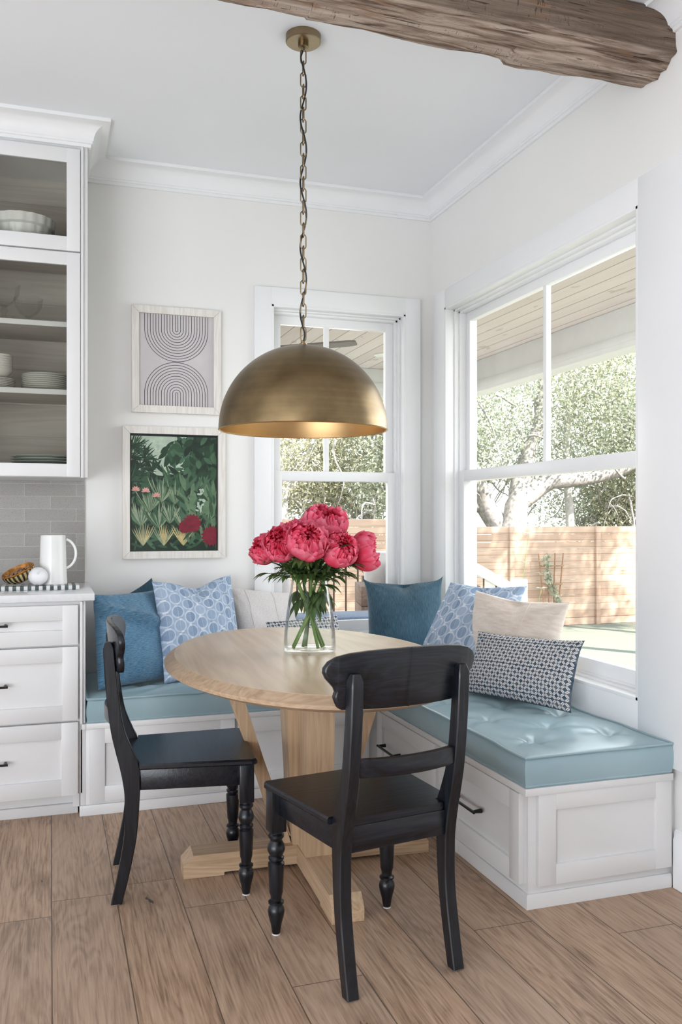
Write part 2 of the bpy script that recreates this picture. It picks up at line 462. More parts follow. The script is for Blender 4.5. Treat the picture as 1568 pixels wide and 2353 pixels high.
def leafy(name, stops, rough=0.45, trans=0.25, scale=12.0):
    t = NT(name)
    nz = t.noise(t.coord('Object'), scale, 3.0)
    c = t.ramp(nz, stops)
    t.base(c, rough, 0.0, 0.3)
    tl = t.n('BsdfTranslucent'); t.l(c, tl.inputs[0])
    mx = t.n('MixShader'); mx.inputs[0].default_value = trans
    t.l(t.b.outputs[0], mx.inputs[1]); t.l(tl.outputs[0], mx.inputs[2]); t.l(mx.outputs[0], t.out.inputs[0])
    return t.m
M['pleaf'] = leafy('peony leaf', [(0.3, (0.035, 0.085, 0.022)), (0.7, (0.12, 0.20, 0.065))], 0.32, 0.35)
M['stem'] = leafy('peony stem', [(0.3, (0.11, 0.20, 0.045)), (0.7, (0.22, 0.34, 0.10))], 0.4, 0.1)
M['oakleaf'] = leafy('live oak leaves', [(0.3, (0.25, 0.275, 0.19)), (0.5, (0.43, 0.46, 0.34)), (0.72, (0.62, 0.62, 0.50))], 0.5, 0.40, 9.0)
M['oakleaf2'] = leafy('yellowing leaves', [(0.3, (0.30, 0.30, 0.19)), (0.5, (0.50, 0.48, 0.33)), (0.72, (0.67, 0.63, 0.48))], 0.5, 0.40, 9.0)
M['barkt'] = simple('oak bark', (0.30, 0.275, 0.25), 0.9, var=0.4, scale=14, bump=0.8, bscale=40)
M['barkp'] = simple('pale bark', (0.50, 0.475, 0.44), 0.9, var=0.25, scale=10, bump=0.6, bscale=40)
M['grass'] = simple('lawn', (0.160, 0.168, 0.125), 0.9, var=0.45, scale=60, bump=0.8, bscale=90)
M['fence'] = NT('cedar fence boards').m
def fence_mat():
    t = NT('cedar boards')
    sep = t.n('SeparateXYZ'); t.l(t.coord('Object'), sep.inputs[0])
    zb = t.math('DIVIDE', sep.outputs[2], 0.145)
    wn_ = t.n('TexWhiteNoise', noise_dimensions='1D'); t.l(t.math('FLOOR', zb), wn_.inputs['W'])
    gap = t.math('LESS_THAN', t.math('FRACT', zb), 0.07)
    g = t.noise(t.coord('Object', (1.5, 20, 30)), 1.0, 5.0)
    f = t.math('ADD', t.math('MULTIPLY', g, 0.6), t.math('MULTIPLY', wn_.outputs[0], 0.4))
    c = t.ramp(f, [(0.25, (0.42, 0.275, 0.195)), (0.75, (0.55, 0.395, 0.295))])
    t.base(t.mix(t.math('MULTIPLY', gap, 0.7), c, (0.22, 0.12, 0.07)), 0.8, 0.0, 0.2)
    return t.m
M['fence'] = fence_mat()
def plank_ceiling():
    t = NT('pale wood plank soffit')
    sep = t.n('SeparateXYZ'); t.l(t.coord('Object'), sep.inputs[0])
    xb = t.math('DIVIDE', sep.outputs[0], 0.135)
    wn_ = t.n('TexWhiteNoise', noise_dimensions='1D'); t.l(t.math('FLOOR', xb), wn_.inputs['W'])
    gap = t.math('LESS_THAN', t.math('FRACT', xb), 0.06)
    g = t.noise(t.coord('Object', (14, 1.2, 10)), 1.0, 5.0, 0.6, 1.0)
    kn = t.noise(t.coord('Object', (9, 3.5, 9)), 1.0, 2.0)
    f = t.math('ADD', t.math('MULTIPLY', g, 0.6), t.math('MULTIPLY', wn_.outputs[0], 0.4))
    c = t.ramp(f, [(0.25, (0.66, 0.585, 0.565)), (0.75, (0.78, 0.715, 0.70))])
    c = t.mix(t.math('MULTIPLY', t.math('GREATER_THAN', kn, 0.66), 0.4), c, (0.42, 0.32, 0.28))
    t.base(t.mix(t.math('MULTIPLY', gap, 0.8), c, (0.28, 0.22, 0.20)), 0.7, 0.0, 0.2)
    return t.m
M['soffit'] = plank_ceiling()
M['trellis'] = simple('brown trellis wood', (0.30, 0.165, 0.09), 0.7, var=0.15)
M['railwhite'] = simple('white exterior paint', (0.74, 0.75, 0.76), 0.5, var=0.03)
M['baluster'] = simple('bronze baluster', (0.10, 0.055, 0.035), 0.5, var=0.1)
M['fan'] = simple('grey fan blade', (0.20, 0.18, 0.17), 0.5, var=0.1)
M['patiowood'] = wood('brown patio wood', [(0.3, (0.15, 0.095, 0.07)), (0.7, (0.26, 0.175, 0.13))], 'Y', 0.6)
M['deck'] = simple('porch boards', (0.48, 0.45, 0.42), 0.7, var=0.1)
M['lamp'] = simple('downlight lens', (0.85, 0.85, 0.83), 0.4)
M['handler'] = M['blackmetal']

# ------------------------------------------------------------------ mesh helpers
def place(M4, p):
    return tuple(M4 @ Vector(p)) if M4 is not None else tuple(p)

class MB:
    def __init__(s):
        s.v, s.f, s.mi, s.uv = [], [], [], None
    def add(s, vs, fs, M4=None, mi=0):
        b = len(s.v)
        s.v += [place(M4, p) for p in vs]
        s.f += [tuple(i + b for i in f) for f in fs]
        s.mi += [mi] * len(fs)
    def box(s, lo, hi, bev=0.0, M4=None, mi=0, seg=2):
        lo = Vector(lo); hi = Vector(hi)
        bm = bmesh.new()
        bmesh.ops.create_cube(bm, size=1.0)
        for v in bm.verts:
            v.co = Vector(((v.co.x + .5) * (hi.x - lo.x) + lo.x, (v.co.y + .5) * (hi.y - lo.y) + lo.y, (v.co.z + .5) * (hi.z - lo.z) + lo.z))
        if bev > 0:
            bmesh.ops.bevel(bm, geom=bm.edges[:], offset=bev, segments=seg, affect='EDGES', profile=0.5)
        s.bm(bm, M4, mi)
    def bm(s, bm, M4=None, mi=0):
        bm.verts.ensure_lookup_table()
        for i, v in enumerate(bm.verts):
            v.index = i
        s.add([v.co[:] for v in bm.verts], [[v.index for v in f.verts] for f in bm.faces], M4, mi)
        bm.free()
    def lathe(s, prof, n=32, M4=None, mi=0, closed=False, rfun=None):
        vs, fs = [], []
        k = len(prof)
        for i in range(n):
            a = 2 * PI * i / n
            for (r, z) in prof:
                rr = rfun(r, z, a) if rfun else r
                vs.append((rr * math.cos(a), rr * math.sin(a), z))
        for i in range(n):
            j = (i + 1) % n
            for q in range(k - 1 if not closed else k):
                q2 = (q + 1) % k
                fs.append((i * k + q, j * k + q, j * k + q2, i * k + q2))
        s.add(vs, fs, M4, mi)
    def tube(s, pts, rad, n=8, M4=None, mi=0, closed=False, cap=True):
        pts = [Vector(p) for p in pts]
        m = len(pts)
        rads = rad if isinstance(rad, (list, tuple)) else [rad] * m
        vs, fs = [], []
        up = None
        for i in range(m):
            if closed:
                t = pts[(i + 1) % m] - pts[i - 1]
            else:
                t = pts[min(i + 1, m - 1)] - pts[max(i - 1, 0)]
            t = t.normalized() if t.length > 1e-9 else Vector((0, 0, 1))
            if up is None:
                up = Vector((0, 0, 1)) if abs(t.z) < 0.9 else Vector((1, 0, 0))
            a = (up - t * up.dot(t)).normalized()
            b = t.cross(a)
            up = a
            for q in range(n):
                g = 2 * PI * q / n
                vs.append(tuple(pts[i] + (a * math.cos(g) + b * math.sin(g)) * rads[i]))
        for i in range(m if closed else m - 1):
            j = (i + 1) % m
            for q in range(n):
                q2 = (q + 1) % n
                fs.append((i * n + q, i * n + q2, j * n + q2, j * n + q))
        if cap and not closed:
            fs.append(tuple(range(n - 1, -1, -1)))
            fs.append(tuple((m - 1) * n + q for q in range(n)))
        s.add(vs, fs, M4, mi)
    def prism(s, poly, d0, d1, plane='XZ', M4=None, mi=0):
        """poly of 2D points extruded between d0 and d1 along the remaining axis"""
        n = len(poly)
        def P(p, d):
            return {'XZ': (p[0], d, p[1]), 'XY': (p[0], p[1], d), 'YZ': (d, p[0], p[1])}[plane]
        vs = [P(p, d0) for p in poly] + [P(p, d1) for p in poly]
        fs = [tuple(range(n)), tuple(range(2 * n - 1, n - 1, -1))]
        fs += [(i, i + n, (i + 1) % n + n, (i + 1) % n) for i in range(n)]
        s.add(vs, fs, M4, mi)
    def mould(s, path, prof, M4=None, mi=0, side=1):
        """profile (out, z) swept along an XY path with mitres; out goes to the right of travel when side=1"""
        pts = [Vector((p[0], p[1])) for p in path]
        vs, fs = [], []
        k = len(prof)
        for i, p in enumerate(pts):
            d0 = (pts[i] - pts[i - 1]).normalized() if i > 0 else None
            d1 = (pts[i + 1] - pts[i]).normalized() if i < len(pts) - 1 else None
            n0 = Vector((d0.y, -d0.x)) * side if d0 else None
            n1 = Vector((d1.y, -d1.x)) * side if d1 else None
            if n0 and n1:
                m = (n0 + n1); m = m / (m.dot(n0))
            else:
                m = n0 or n1
            for (o, z) in prof:
                vs.append((p.x + m.x * o, p.y + m.y * o, z))
        for i in range(len(pts) - 1):
            for q in range(k - 1):
                fs.append((i * k + q, i * k + q + 1, (i + 1) * k + q + 1, (i + 1) * k + q))
        fs.append(tuple(range(k)))
        fs.append(tuple((len(pts) - 1) * k + q for q in range(k - 1, -1, -1)))
        s.add(vs, fs, M4, mi)
    def build(s, name, mats, parent=None, smooth=40, world=None):
        me = bpy.data.meshes.new(name)
        me.from_pydata(s.v, [], s.f)
        if not isinstance(mats, (list, tuple)):
            mats = [mats]
        for m in mats:
            me.materials.append(m)
        if len(mats) > 1:
            me.polygons.foreach_set('material_index', s.mi)
        me.validate()
        bm = bmesh.new(); bm.from_mesh(me)
        bmesh.ops.recalc_face_normals(bm, faces=bm.faces[:])
        bm.to_mesh(me); bm.free()
        if smooth:
            me.shade_smooth()
            me.set_sharp_from_angle(angle=math.radians(smooth))
        o = bpy.data.objects.new(name, me)
        COL.objects.link(o)
        if parent is not None:
            o.parent = parent
        if world is not None:
            o.matrix_basis = world
        return o

def tag(o, label=None, cat=None, group=None, kind=None):
    if label: o['label'] = label
    if cat: o['category'] = cat
    if group: o['group'] = group
    if kind: o['kind'] = kind
    return o

def empty(name, loc, label=None, cat=None, group=None, kind=None, rz=0.0):
    o = bpy.data.objects.new(name, None)
    COL.objects.link(o)
    o.empty_display_size = 0.1
    o.location = loc
    o.rotation_euler = (0, 0, rz)
    bpy.context.view_layer.update()
    return tag(o, label, cat, group, kind)

def copy_tree(o, parent=None):
    c = o.copy()
    COL.objects.link(c)
    if parent is not None:
        c.parent = parent
    for ch in list(o.children):
        copy_tree(ch, c)
    return c

def off(o, lst):
    """world coordinates -> a thing's own frame (translation only)"""
    return lst

def frame(u, v, w, org):
    m = Matrix(((u[0], v[0], w[0], org[0]), (u[1], v[1], w[1], org[1]), (u[2], v[2], w[2], org[2]), (0, 0, 0, 1)))
    return m
def face_front(x, y, z):   # faces -Y: u = +X, v = +Z, w (outward) = -Y
    return frame((1, 0, 0), (0, 0, 1), (0, -1, 0), (x, y, z))
def face_left(x, y, z):    # faces -X: u = -Y, v = +Z, w = -X
    return frame((0, -1, 0), (0, 0, 1), (-1, 0, 0), (x, y, z))

def shaker(mb, w, h, t=0.02, rail=0.06, rec=0.011, M4=None, hole=False, stile=None):
    st = stile or rail
    b = 0.0015
    mb.box((0, 0, 0), (st, h, t), b, M4)
    mb.box((w - st, 0, 0), (w, h, t), b, M4)
    mb.box((st - .001, 0, 0), (w - st + .001, rail, t), b, M4)
    mb.box((st - .001, h - rail, 0), (w - st + .001, h, t), b, M4)
    if not hole:
        mb.box((st - .004, rail - .004, 0), (w - st + .004, h - rail + .004, t - rec), 0, M4)

# ------------------------------------------------------------------ room shell
YB, XR, ZC = 4.44, 2.0, 2.98
B = MB(); B.box((-4.6, -3.0, -0.12), (2.16, 4.6, 0.0))
tag(B.build('floor', M['floor'], smooth=0), kind='structure')
B = MB(); B.box((-4.6, -3.0, ZC), (2.16, 4.6, ZC + 0.15))
tag(B.build('ceiling', M['ceil'], smooth=0), kind='structure')
# back wall with the narrow window opening
bx0, bx1, bz0, bz1 = 1.09, 1.84, 0.60, 2.348
B = MB()
B.box((-4.6, YB, 0), (bx0, YB + .16, ZC)); B.box((bx1, YB, 0), (2.16, YB + .16, ZC))
B.box((bx0, YB, 0), (bx1, YB + .16, bz0)); B.box((bx0, YB, bz1), (bx1, YB + .16, ZC))
tag(B.build('wall_back', M['wall'], smooth=0), kind='structure')
ry0, ry1, rz0, rz1 = 2.62, 4.224, 0.59, 2.35
B = MB()
B.box((XR, -3, 0), (XR + .16, ry0, ZC)); B.box((XR, ry1, 0), (XR + .16, YB, ZC))
B.box((XR, ry0, 0), (XR + .16, ry1, rz0)); B.box((XR, ry0, rz1), (XR + .16, ry1, ZC))
tag(B.build('wall_right', M['wall'], smooth=0), kind='structure')
B = MB(); B.box((-4.76, -3.16, 0), (-4.6, 4.6, ZC))
tag(B.build('wall_left', M['wall'], smooth=0), kind='structure')
B = MB(); B.box((-4.6, -3.16, 0), (2.16, -3.0, ZC))
tag(B.build('wall_front', M['wall'], smooth=0), kind='structure')

# crown moulding: along the cabinet tops, its return, the back wall and the right wall
prof = [(0, 2.873), (0.012, 2.873), (0.012, 2.887), (0.018, 2.889), (0.018, 2.898)]
for k in range(9):
    a = k / 8 * PI / 2
    prof.append((0.022 + 0.064 * (1 - math.cos(a)), 2.900 + 0.064 * math.sin(a)))
prof += [(0.092, 2.964), (0.092, 2.9795), (0, 2.9795)]
B = MB()
B.mould([(-3.0, 4.03), (0.160, 4.03), (0.160, YB), (XR, YB), (XR, -3.0)], prof)
tag(B.build('trim_1', M['trim'], smooth=30), kind='structure')
# baseboard along the right wall, in front of the bench
B = MB()
B.mould([(XR, 2.436), (XR, -3.0)], [(0, 0.001), (0.018, 0.001), (0.018, 0.165), (0.013, 0.172), (0.013, 0.188), (0.006, 0.196), (0, 0.196)])
tag(B.build('baseboard_right', M['trim']), kind='structure')

# ------------------------------------------------------------------ windows
def window(name, label, M4, W, z0, z1, cas_l, cas_r, cas_t, muntin_u, rail, stile=0.045, bottom=0.02):
    """local frame: u across, v up, w out of the wall into the room; wall face at w=0"""
    root = empty(name, (0, 0, 0), kind='structure')
    t = 0.02
    B = MB()
    B.box((-cas_l, bottom, 0.0), (0, z1 + cas_t, t), .0015, M4)
    B.box((W, bottom, 0.0), (W + cas_r, z1 + cas_t, t), .0015, M4)
    B.box((-.0005, z1, 0.0), (W + .0005, z1 + cas_t, t), .0015, M4)
    B.box((-.0005, bottom, 0.0), (W + .0005, z0, t), .0015, M4)
    B.build('window_casing', M['trim'], root)
    # jamb lining with two small steps
    B = MB()
    d = -0.155
    for (ins, a, b) in ((0.0, t, -0.03), (0.008, -0.03, -0.055), (0.018, -0.055, d)):
        q = ins + 0.012
        B.box((-.002, z0, b), (q, z1, a), .001, M4); B.box((W - q, z0, b), (W + .002, z1, a), .001, M4)
        B.box((0, z1 - q, b), (W, z1 + .002, a), .001, M4); B.box((0, z0 - .002, b), (W, z0 + q, a), .001, M4)
    B.build('window_jamb', M['trim'], root)
    i = 0.03
    def sash(za, zb, w0, w1, nm, top, bot, mun):
        S = MB()
        S.box((i, za, w0), (i + stile, zb, w1), .002, M4); S.box((W - i - stile, za, w0), (W - i, zb, w1), .002, M4)
        S.box((i + stile - .001, zb - top, w0), (W - i - stile + .001, zb, w1), .002, M4)
        S.box((i + stile - .001, za, w0), (W - i - stile + .001, za + bot, w1), .002, M4)
        o = S.build(nm, M['trim'], root)
        if mun:
            S = MB()
            S.box((mun - .013, za + bot - .002, w0 + .004), (mun + .013, zb - top + .002, w1 - .004), .003, M4)
            S.build('muntin', M['trim'], o)
        S = MB()
        wm = (w0 + w1) / 2
        S.add([(i + stile - .004, za + bot - .004, wm), (W - i - stile + .004, za + bot - .004, wm), (W - i - stile + .004, zb - top + .004, wm), (i + stile - .004, zb - top + .004, wm)], [(0, 1, 2, 3)], M4)
        S.build('glass_pane', M['pane'], o, smooth=0)
        return o
    r0, r1 = rail
    sash(r0, z1 - 0.03, -0.125, -0.090, 'upper_sash', 0.045, r1 - r0, muntin_u)
    sash(z0 + 0.03, r1, -0.090, -0.055, 'lower_sash', r1 - r0, 0.055, None)
    # grey sill outside
    S = MB(); S.box((0, z0 - .03, -0.28), (W, z0 + .02, d), .004, M4)
    S.build('outer_sill', M['sill'], root)
    return root
window('window_1', '', face_front(bx0, YB, 0), bx1 - bx0, bz0, bz1, 0.09, 0.088, 0.089, 0.335, (1.437, 1.489), bottom=0.40)
window('window_2', '', face_left(XR, ry1, 0), ry1 - ry0, rz0, rz1, 0.137, 0.34, 0.097, 0.80, (1.432, 1.488), bottom=0.40)

# ------------------------------------------------------------------ ceiling beam
def beam():
    nx, prof = 520, [(2.615, 2.995), (2.62, 2.90), (2.615, 2.785), (2.575, 2.775), (2.52, 2.778), (2.47, 2.785), (2.437, 2.797), (2.44, 2.84), (2.45, 2.89), (2.475, 2.94), (2.50, 2.995)]
    # denser outline
    out = []
    for a, b in zip(prof[:-1], prof[1:]):
        for q in range(4):
            s = q / 4
            out.append((a[0] + (b[0] - a[0]) * s, a[1] + (b[1] - a[1]) * s))
    out.append(prof[-1])
    k = len(out)
    cy, cz = 2.53, 2.90
    vs, fs = [], []
    x0, x1 = -2.2, 1.999
    for i in range(nx + 1):
        x = x0 + (x1 - x0) * i / nx
        for (y, z) in out:
            n1 = noise.fractal(Vector((x * 1.7, y * 14, z * 14)), 1.0, 2.0, 5)
            n2 = noise.noise(Vector((x * 0.9 + 3, y * 3, z * 3)))
            amp = 0.012 * n1 + 0.008 * n2 + (0.007 * noise.noise(Vector((x * 7, y * 60, z * 60))) if z < 2.81 else 0)
            if z < 2.80 and y > 2.53 and x > 1.43:
                amp += 0.013 * min(1, (x - 1.43) / 0.02)
            if z < 2.80 and y > 2.53 and x < 0.75:
                amp -= 0.006
            d = Vector((y - cy, z - cz)).normalized()
            if z > 2.97:
                vs.append((x, y, min(2.995, z)))
            else:
                vs.append((x, y + d.x * amp, z + d.y * amp))
    for i in range(nx):
        for q in range(k - 1):
            fs.append((i * k + q, i * k + q + 1, (i + 1) * k + q + 1, (i + 1) * k + q))
    fs.append(tuple(range(k)))
    fs.append(tuple(nx * k + q for q in range(k)))
    B = MB(); B.add(vs, fs)
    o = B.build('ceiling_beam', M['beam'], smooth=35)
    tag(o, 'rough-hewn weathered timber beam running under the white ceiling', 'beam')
beam()

# ------------------------------------------------------------------ upper glass cabinet and tile
def upper_cabinet():
    r = empty('wall_cabinet', (-0.4, YB, 1.42), 'white wall cabinet with glass doors full of dishes', 'cabinet')
    x0, x1, y0, y1, z0, z1 = -1.0, 0.158, 4.03, YB - .001, 1.418, 2.874
    T = Matrix.Translation((0.4, -YB, -1.42))
    B = MB()
    B.box((x1 - .018, y0 + .02, z0), (x1, y1, z1), .001, T)               # right side
    B.box((x0, y0 + .02, z0), (x0 + .018, y1, z1), .001, T)
    B.box((x0, y0 + .02, z0), (x1 - .018, y1, z0 + .03), 0, T)
    B.box((x0, y0 + .02, z1 - .02), (x1 - .018, y1, z1), 0, T)
    B.box((x1 - .045, y0, z0), (x1, y0 + .02, z1), .001, T)               # face frame stile
    B.box((x0, y0, z1 - .045), (x1 - .045, y0 + .02, z1), .001, T)
    B.box((x0, y0, 2.378), (x1 - .045, y0 + .02, 2.425), .001, T)
    B.box((x0, y0, z0), (x1 - .045, y0 + .02, z0 + .04), .001, T)
    B.box((x1 - .03, y0 - .014, z0 - .002), (x1 - .018, y0, z1 - .002), .002, T)  # thin scribe strip
    B.build('cabinet_case', M['cab'], r)
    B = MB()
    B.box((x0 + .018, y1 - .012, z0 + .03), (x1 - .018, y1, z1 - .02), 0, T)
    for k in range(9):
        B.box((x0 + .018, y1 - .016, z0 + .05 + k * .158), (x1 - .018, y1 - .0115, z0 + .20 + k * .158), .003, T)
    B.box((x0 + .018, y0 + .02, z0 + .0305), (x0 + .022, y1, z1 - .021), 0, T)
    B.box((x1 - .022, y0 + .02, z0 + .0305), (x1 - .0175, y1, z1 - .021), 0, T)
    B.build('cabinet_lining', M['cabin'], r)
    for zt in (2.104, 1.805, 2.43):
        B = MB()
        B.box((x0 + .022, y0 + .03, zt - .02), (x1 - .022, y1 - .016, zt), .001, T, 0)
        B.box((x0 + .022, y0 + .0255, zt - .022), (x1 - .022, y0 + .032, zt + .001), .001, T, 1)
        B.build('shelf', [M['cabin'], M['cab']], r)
    for (za, zb, rr) in ((2.408, 2.856, .062), (1.42, 2.401, .056)):
        D = T @ face_front(-0.385, y0, za)
        B = MB(); shaker(B, 0.385 + 0.126, zb - za, .02, rr, .008, D, hole=True, stile=.057)
        d = B.build('cabinet_door', M['cab'], r)
        B = MB()
        w, h = 0.511, zb - za
        B.box((.05, .05, .008), (w - .05, h - .05, .012), 0, D)
        B.build('glass_pane', M['cabpane'], d, smooth=0)
        D2 = T @ face_front(-0.385 - 0.515, y0, za)
        B = MB(); shaker(B, 0.511, zb - za, .02, rr, .008, D2, hole=True, stile=.057)
        d = B.build('cabinet_door', M['cab'], r)
        B = MB(); B.box((.05, .05, .008), (w - .05, h - .05, .012), 0, D2)
        B.build('glass_pane', M['cabpane'], d, smooth=0)
upper_cabinet()
B = MB(); B.box((-1.3, YB - .012, 0.927), (0.160, YB - .0005, 1.418), .001)
tag(B.build('wall_tile_backsplash', M['tile'], smooth=0), kind='structure')

# dishes -----------------------------------------------------------
def plate_mb(r, h, t=0.004):
    B = MB()
    B.lathe([(0, 0.0), (r * .55, 0.0), (r * .62, .002), (r * .95, h - .002), (r, h), (r * .985, h + .002), (r * .62, .006), (r * .55, .004), (0, .004)], 40)
    return B
def bowl_mb(r, h, foot):
    B = MB()
    B.lathe([(0, 0), (foot, 0), (foot, .004), (r * .72, h * .35), (r * .95, h * .8), (r, h), (r * .97, h), (r * .92, h * .8), (r * .68, h * .38), (foot * .9, .010), (0, .009)], 40)
    return B
def stack(build, n, step, loc, mat, name, labels, cat, group):
    first = None
    for k in range(n):
        if first is None:
            o = build().build(name, mat); first = o
        else:
            o = first.copy(); COL.objects.link(o)
        o.location = (loc[0], loc[1], loc[2] + k * step)
        tag(o, labels, cat, group)
stack(lambda: plate_mb(.105, .014), 8, .0088, (-0.018, 4.19, 1.8055), M['china'], 'dinner_plate', 'cream china plate in the right stack on the middle cabinet shelf', 'plate', 'dinner plates stacked at right of the middle shelf')
stack(lambda: plate_mb(.085, .011), 6, .0072, (-0.232, 4.17, 1.8055), M['china'], 'side_plate', 'small cream plate under the stacked bowls on the middle shelf', 'plate', 'side plates under the bowls')
stack(lambda: bowl_mb(.070, .042, .035), 7, .0105, (-0.226, 4.17, 1.8055 + .0072 * 5 + .013), M['china'], 'soup_bowl', 'cream bowl nested in the stack on the small plates', 'bowl', 'bowls stacked on the middle shelf')
stack(lambda: plate_mb(.150, .018), 5, .0125, (-0.02, 4.215, 1.4485), M['chinag'], 'serving_platter', 'pale wide platter in the stack on the bottom cabinet shelf', 'platter', 'platters on the bottom shelf')
def fluted(r, z, a):
    return r * (1 + 0.035 * abs(math.sin(9 * a)) * min(1, z / .03))
B = MB()
B.lathe([(0, 0), (.075, 0), (.078, .004), (.102, .075), (.106, .105), (.118, .112), (.120, .150), (.116, .152), (.108, .115), (.095, .07), (.07, .01), (0, .008)], 90, rfun=fluted)
o = B.build('fluted_bowl', M['ceramic']); o.location = (-0.118, 4.21, 2.4305); o.scale = (1.15, 1.15, 1.0)
tag(o, 'large white fluted bowl on the top shelf of the glass cabinet', 'bowl')
def compote(r, h, loc, label):
    rt = empty('glass_compote', loc, label, 'glass bowl', 'clear glass bowls on the upper shelf')
    B = MB()
    def wav(rr, z, a): return rr * (1 + .05 * math.cos(6 * a) * min(1, max(0, (z - h * .4) / (h * .4))))
    B.lathe([(.01, h * .42), (r * .6, h * .5), (r * .92, h * .72), (r, h), (r * .97, h), (r * .87, h * .73), (r * .55, h * .53), (.008, h * .46)], 48, rfun=wav)
    B.build('bowl', M['clear'], rt)
    B = MB()
    B.lathe([(0, 0), (r * .55, 0), (r * .52, .006), (.014, .014), (.009, h * .2), (.016, h * .3), (.009, h * .38), (.02, h * .43), (0, h * .44)], 32)
    B.build('pedestal_foot', M['clear'], rt)
compote(.066, .168, (-0.192, 4.14, 2.1045), 'taller clear glass compote at the front of the upper cabinet shelf')
compote(.062, .150, (-0.095, 4.30, 2.1045), 'smaller clear glass compote behind the taller one in the cabinet')

# ------------------------------------------------------------------ base cabinet and counter
def bar_pull(parent, M4, L, vert=0.0, out=0.03, r=0.0048, name='pull'):
    B = MB()
    B.tube([(-L / 2 - .004, 0, out), (L / 2 + .004, 0, out)], r, 10, M4)
    for s in (-1, 1):
        B.tube([(s * (L / 2 - .006), 0, 0), (s * (L / 2 - .006), 0, out)], [r * 1.5, r * 1.0], 10, M4)
    return B.build(name, M['blackmetal'], parent)

def base_cabinet():
    r = empty('base_cabinet', (-0.35, 3.80, 0.0), 'white drawer cabinet with black pulls under the pale countertop', 'cabinet')
    T = Matrix.Translation((0.35, -3.80, 0))
    B = MB()
    B.box((-0.75, 3.802, 0.095), (0.128, 4.425, 0.896), .001, T)
    B.box((0.128, 3.796, 0.386), (0.140, 4.425, 0.895), .002, T)      # side skin above the bench
    B.box((0.118, 3.785, 0.386), (0.128, 3.802, 0.894), .001, T)
    B.build('cabinet_body', M['cab'], r)
    B = MB()
    B.box((-0.75, 3.862, 0.0), (0.105, 4.42, 0.10), 0, T)
    B.box((-0.75, 3.846, 0.0), (0.112, 3.862, 0.042), .002, T)
    B.box((0.090, 3.835, 0.03), (0.118, 3.862, 0.10), .002, T)
    B.build('toe_kick', M['cab'], r)
    for (za, zb, rail, pz) in ((0.716, 0.880, .062, .805), (0.404, 0.708, .062, .561), (0.096, 0.396, .066, .25)):
        D = T @ face_front(-0.735, 3.802, za)
        B = MB(); shaker(B, 0.735 + 0.110, zb - za, .022, rail, .012, D)
        d = B.build('drawer', M['cab'], r)
        bar_pull(d, T @ face_front(-0.312, 3.78, pz), 0.295)
base_cabinet()
B = MB(); B.box((-0.78, 3.775, 0.8965), (0.176, YB - .0005, 0.927), .003)
tag(B.build('countertop', M['quartz']), 'pale grey-white stone countertop on the drawer cabinet', 'countertop')

# tray, pitcher, gourd, shell bowl
B = MB(); B.box((-0.46, 3.995, 0.9275), (0.122, 4.17, 0.945), .002)
tag(B.build('serving_tray', M['stripes']), 'green and white striped tray on the countertop', 'tray')
r = empty('pitcher', (0.013, 4.10, 0.9455), 'tall white ceramic pitcher standing on the striped tray', 'pitcher')
B = MB()
B.lathe([(0, 0), (.058, 0), (.0605, .003), (.0605, .006), (.058, .05), (.054, .19), (.0525, .218), (.0505, .2185), (.0495, .19), (.054, .05), (.054, .012), (0, .010)], 48)
B.build('pitcher_body', M['ceramic'], r)
B = MB()
pts = []
for k in range(17):
    a = -1.32 + 2.64 * k / 16
    pts.append((0.051 + 0.054 * math.cos(a) - .008, 0, 0.135 + 0.066 * math.sin(a)))
B.tube(pts, [.0058] * 17, 10)
B.build('pitcher_handle', M['ceramic'], r)
r = empty('ceramic_gourd', (-0.05, 4.025, 0.9455), 'white round ceramic gourd in front of the pitcher', 'ornament')
B = MB()
pr = []
for k in range(17):
    a = -PI / 2 + PI * k / 16
    pr.append((0.0415 * math.cos(a) + 1e-4, 0.041 + 0.0395 * math.sin(a)))
B.lathe(pr, 40, Matrix.Translation((0, 0, 0)), rfun=lambda rr, z, a: rr * (1 + .02 * math.sin(5 * a) + .012 * math.sin(9 * a + 30 * z)))
B.build('gourd_body', M['gourd'], r)
B = MB(); B.tube([(0, -.037, .056), (.001, -.044, .059), (.004, -.049, .063)], [.006, .004, .003], 8)
B.build('gourd_stem', M['gourd'], r)
r = empty('shell_bowl', (-0.128, 4.06, 0.9455), 'tilted gold and black ribbed bowl of bark chips beside the white gourd', 'bowl')
Tb = Matrix.Translation((0, 0, .052)) @ Matrix.Rotation(math.radians(-24), 4, 'Y') @ Matrix.Rotation(math.radians(14), 4, 'X')
B = MB()
n, k = 64, 9
vs, fs, uvs = [], [], []
for i in range(n + 1):
    a = 2 * PI * i / n
    for q in range(k):
        e = q / (k - 1) * PI / 2
        rr = .062 * math.sin(e) * (1 + .015 * math.cos(22 * a))
        vs.append((rr * math.cos(a) * 1.15, rr * math.sin(a), .012 - .052 * math.cos(e)))
for i in range(n):
    for q in range(k - 1):
        fs.append((i * k + q, (i + 1) * k + q, (i + 1) * k + q + 1, i * k + q + 1))
B.add(vs, fs, Tb)
o = B.build('bowl_shell', M['shell'], r)
uvl = o.data.uv_layers.new(name='UVMap')
for lp in o.data.loops:
    uvl.data[lp.index].uv = ((lp.vertex_index // k) / n, (lp.vertex_index % k) / k)
B = MB()
B.lathe([(.0605, .012), (.063, .016), (.060, .019), (.056, .012), (.045, -.012), (0, -.02)], 48, Tb @ Matrix.Diagonal((1.15, 1, 1, 1)))
B.build('bowl_lining', M['shellin'], r)
B = MB()
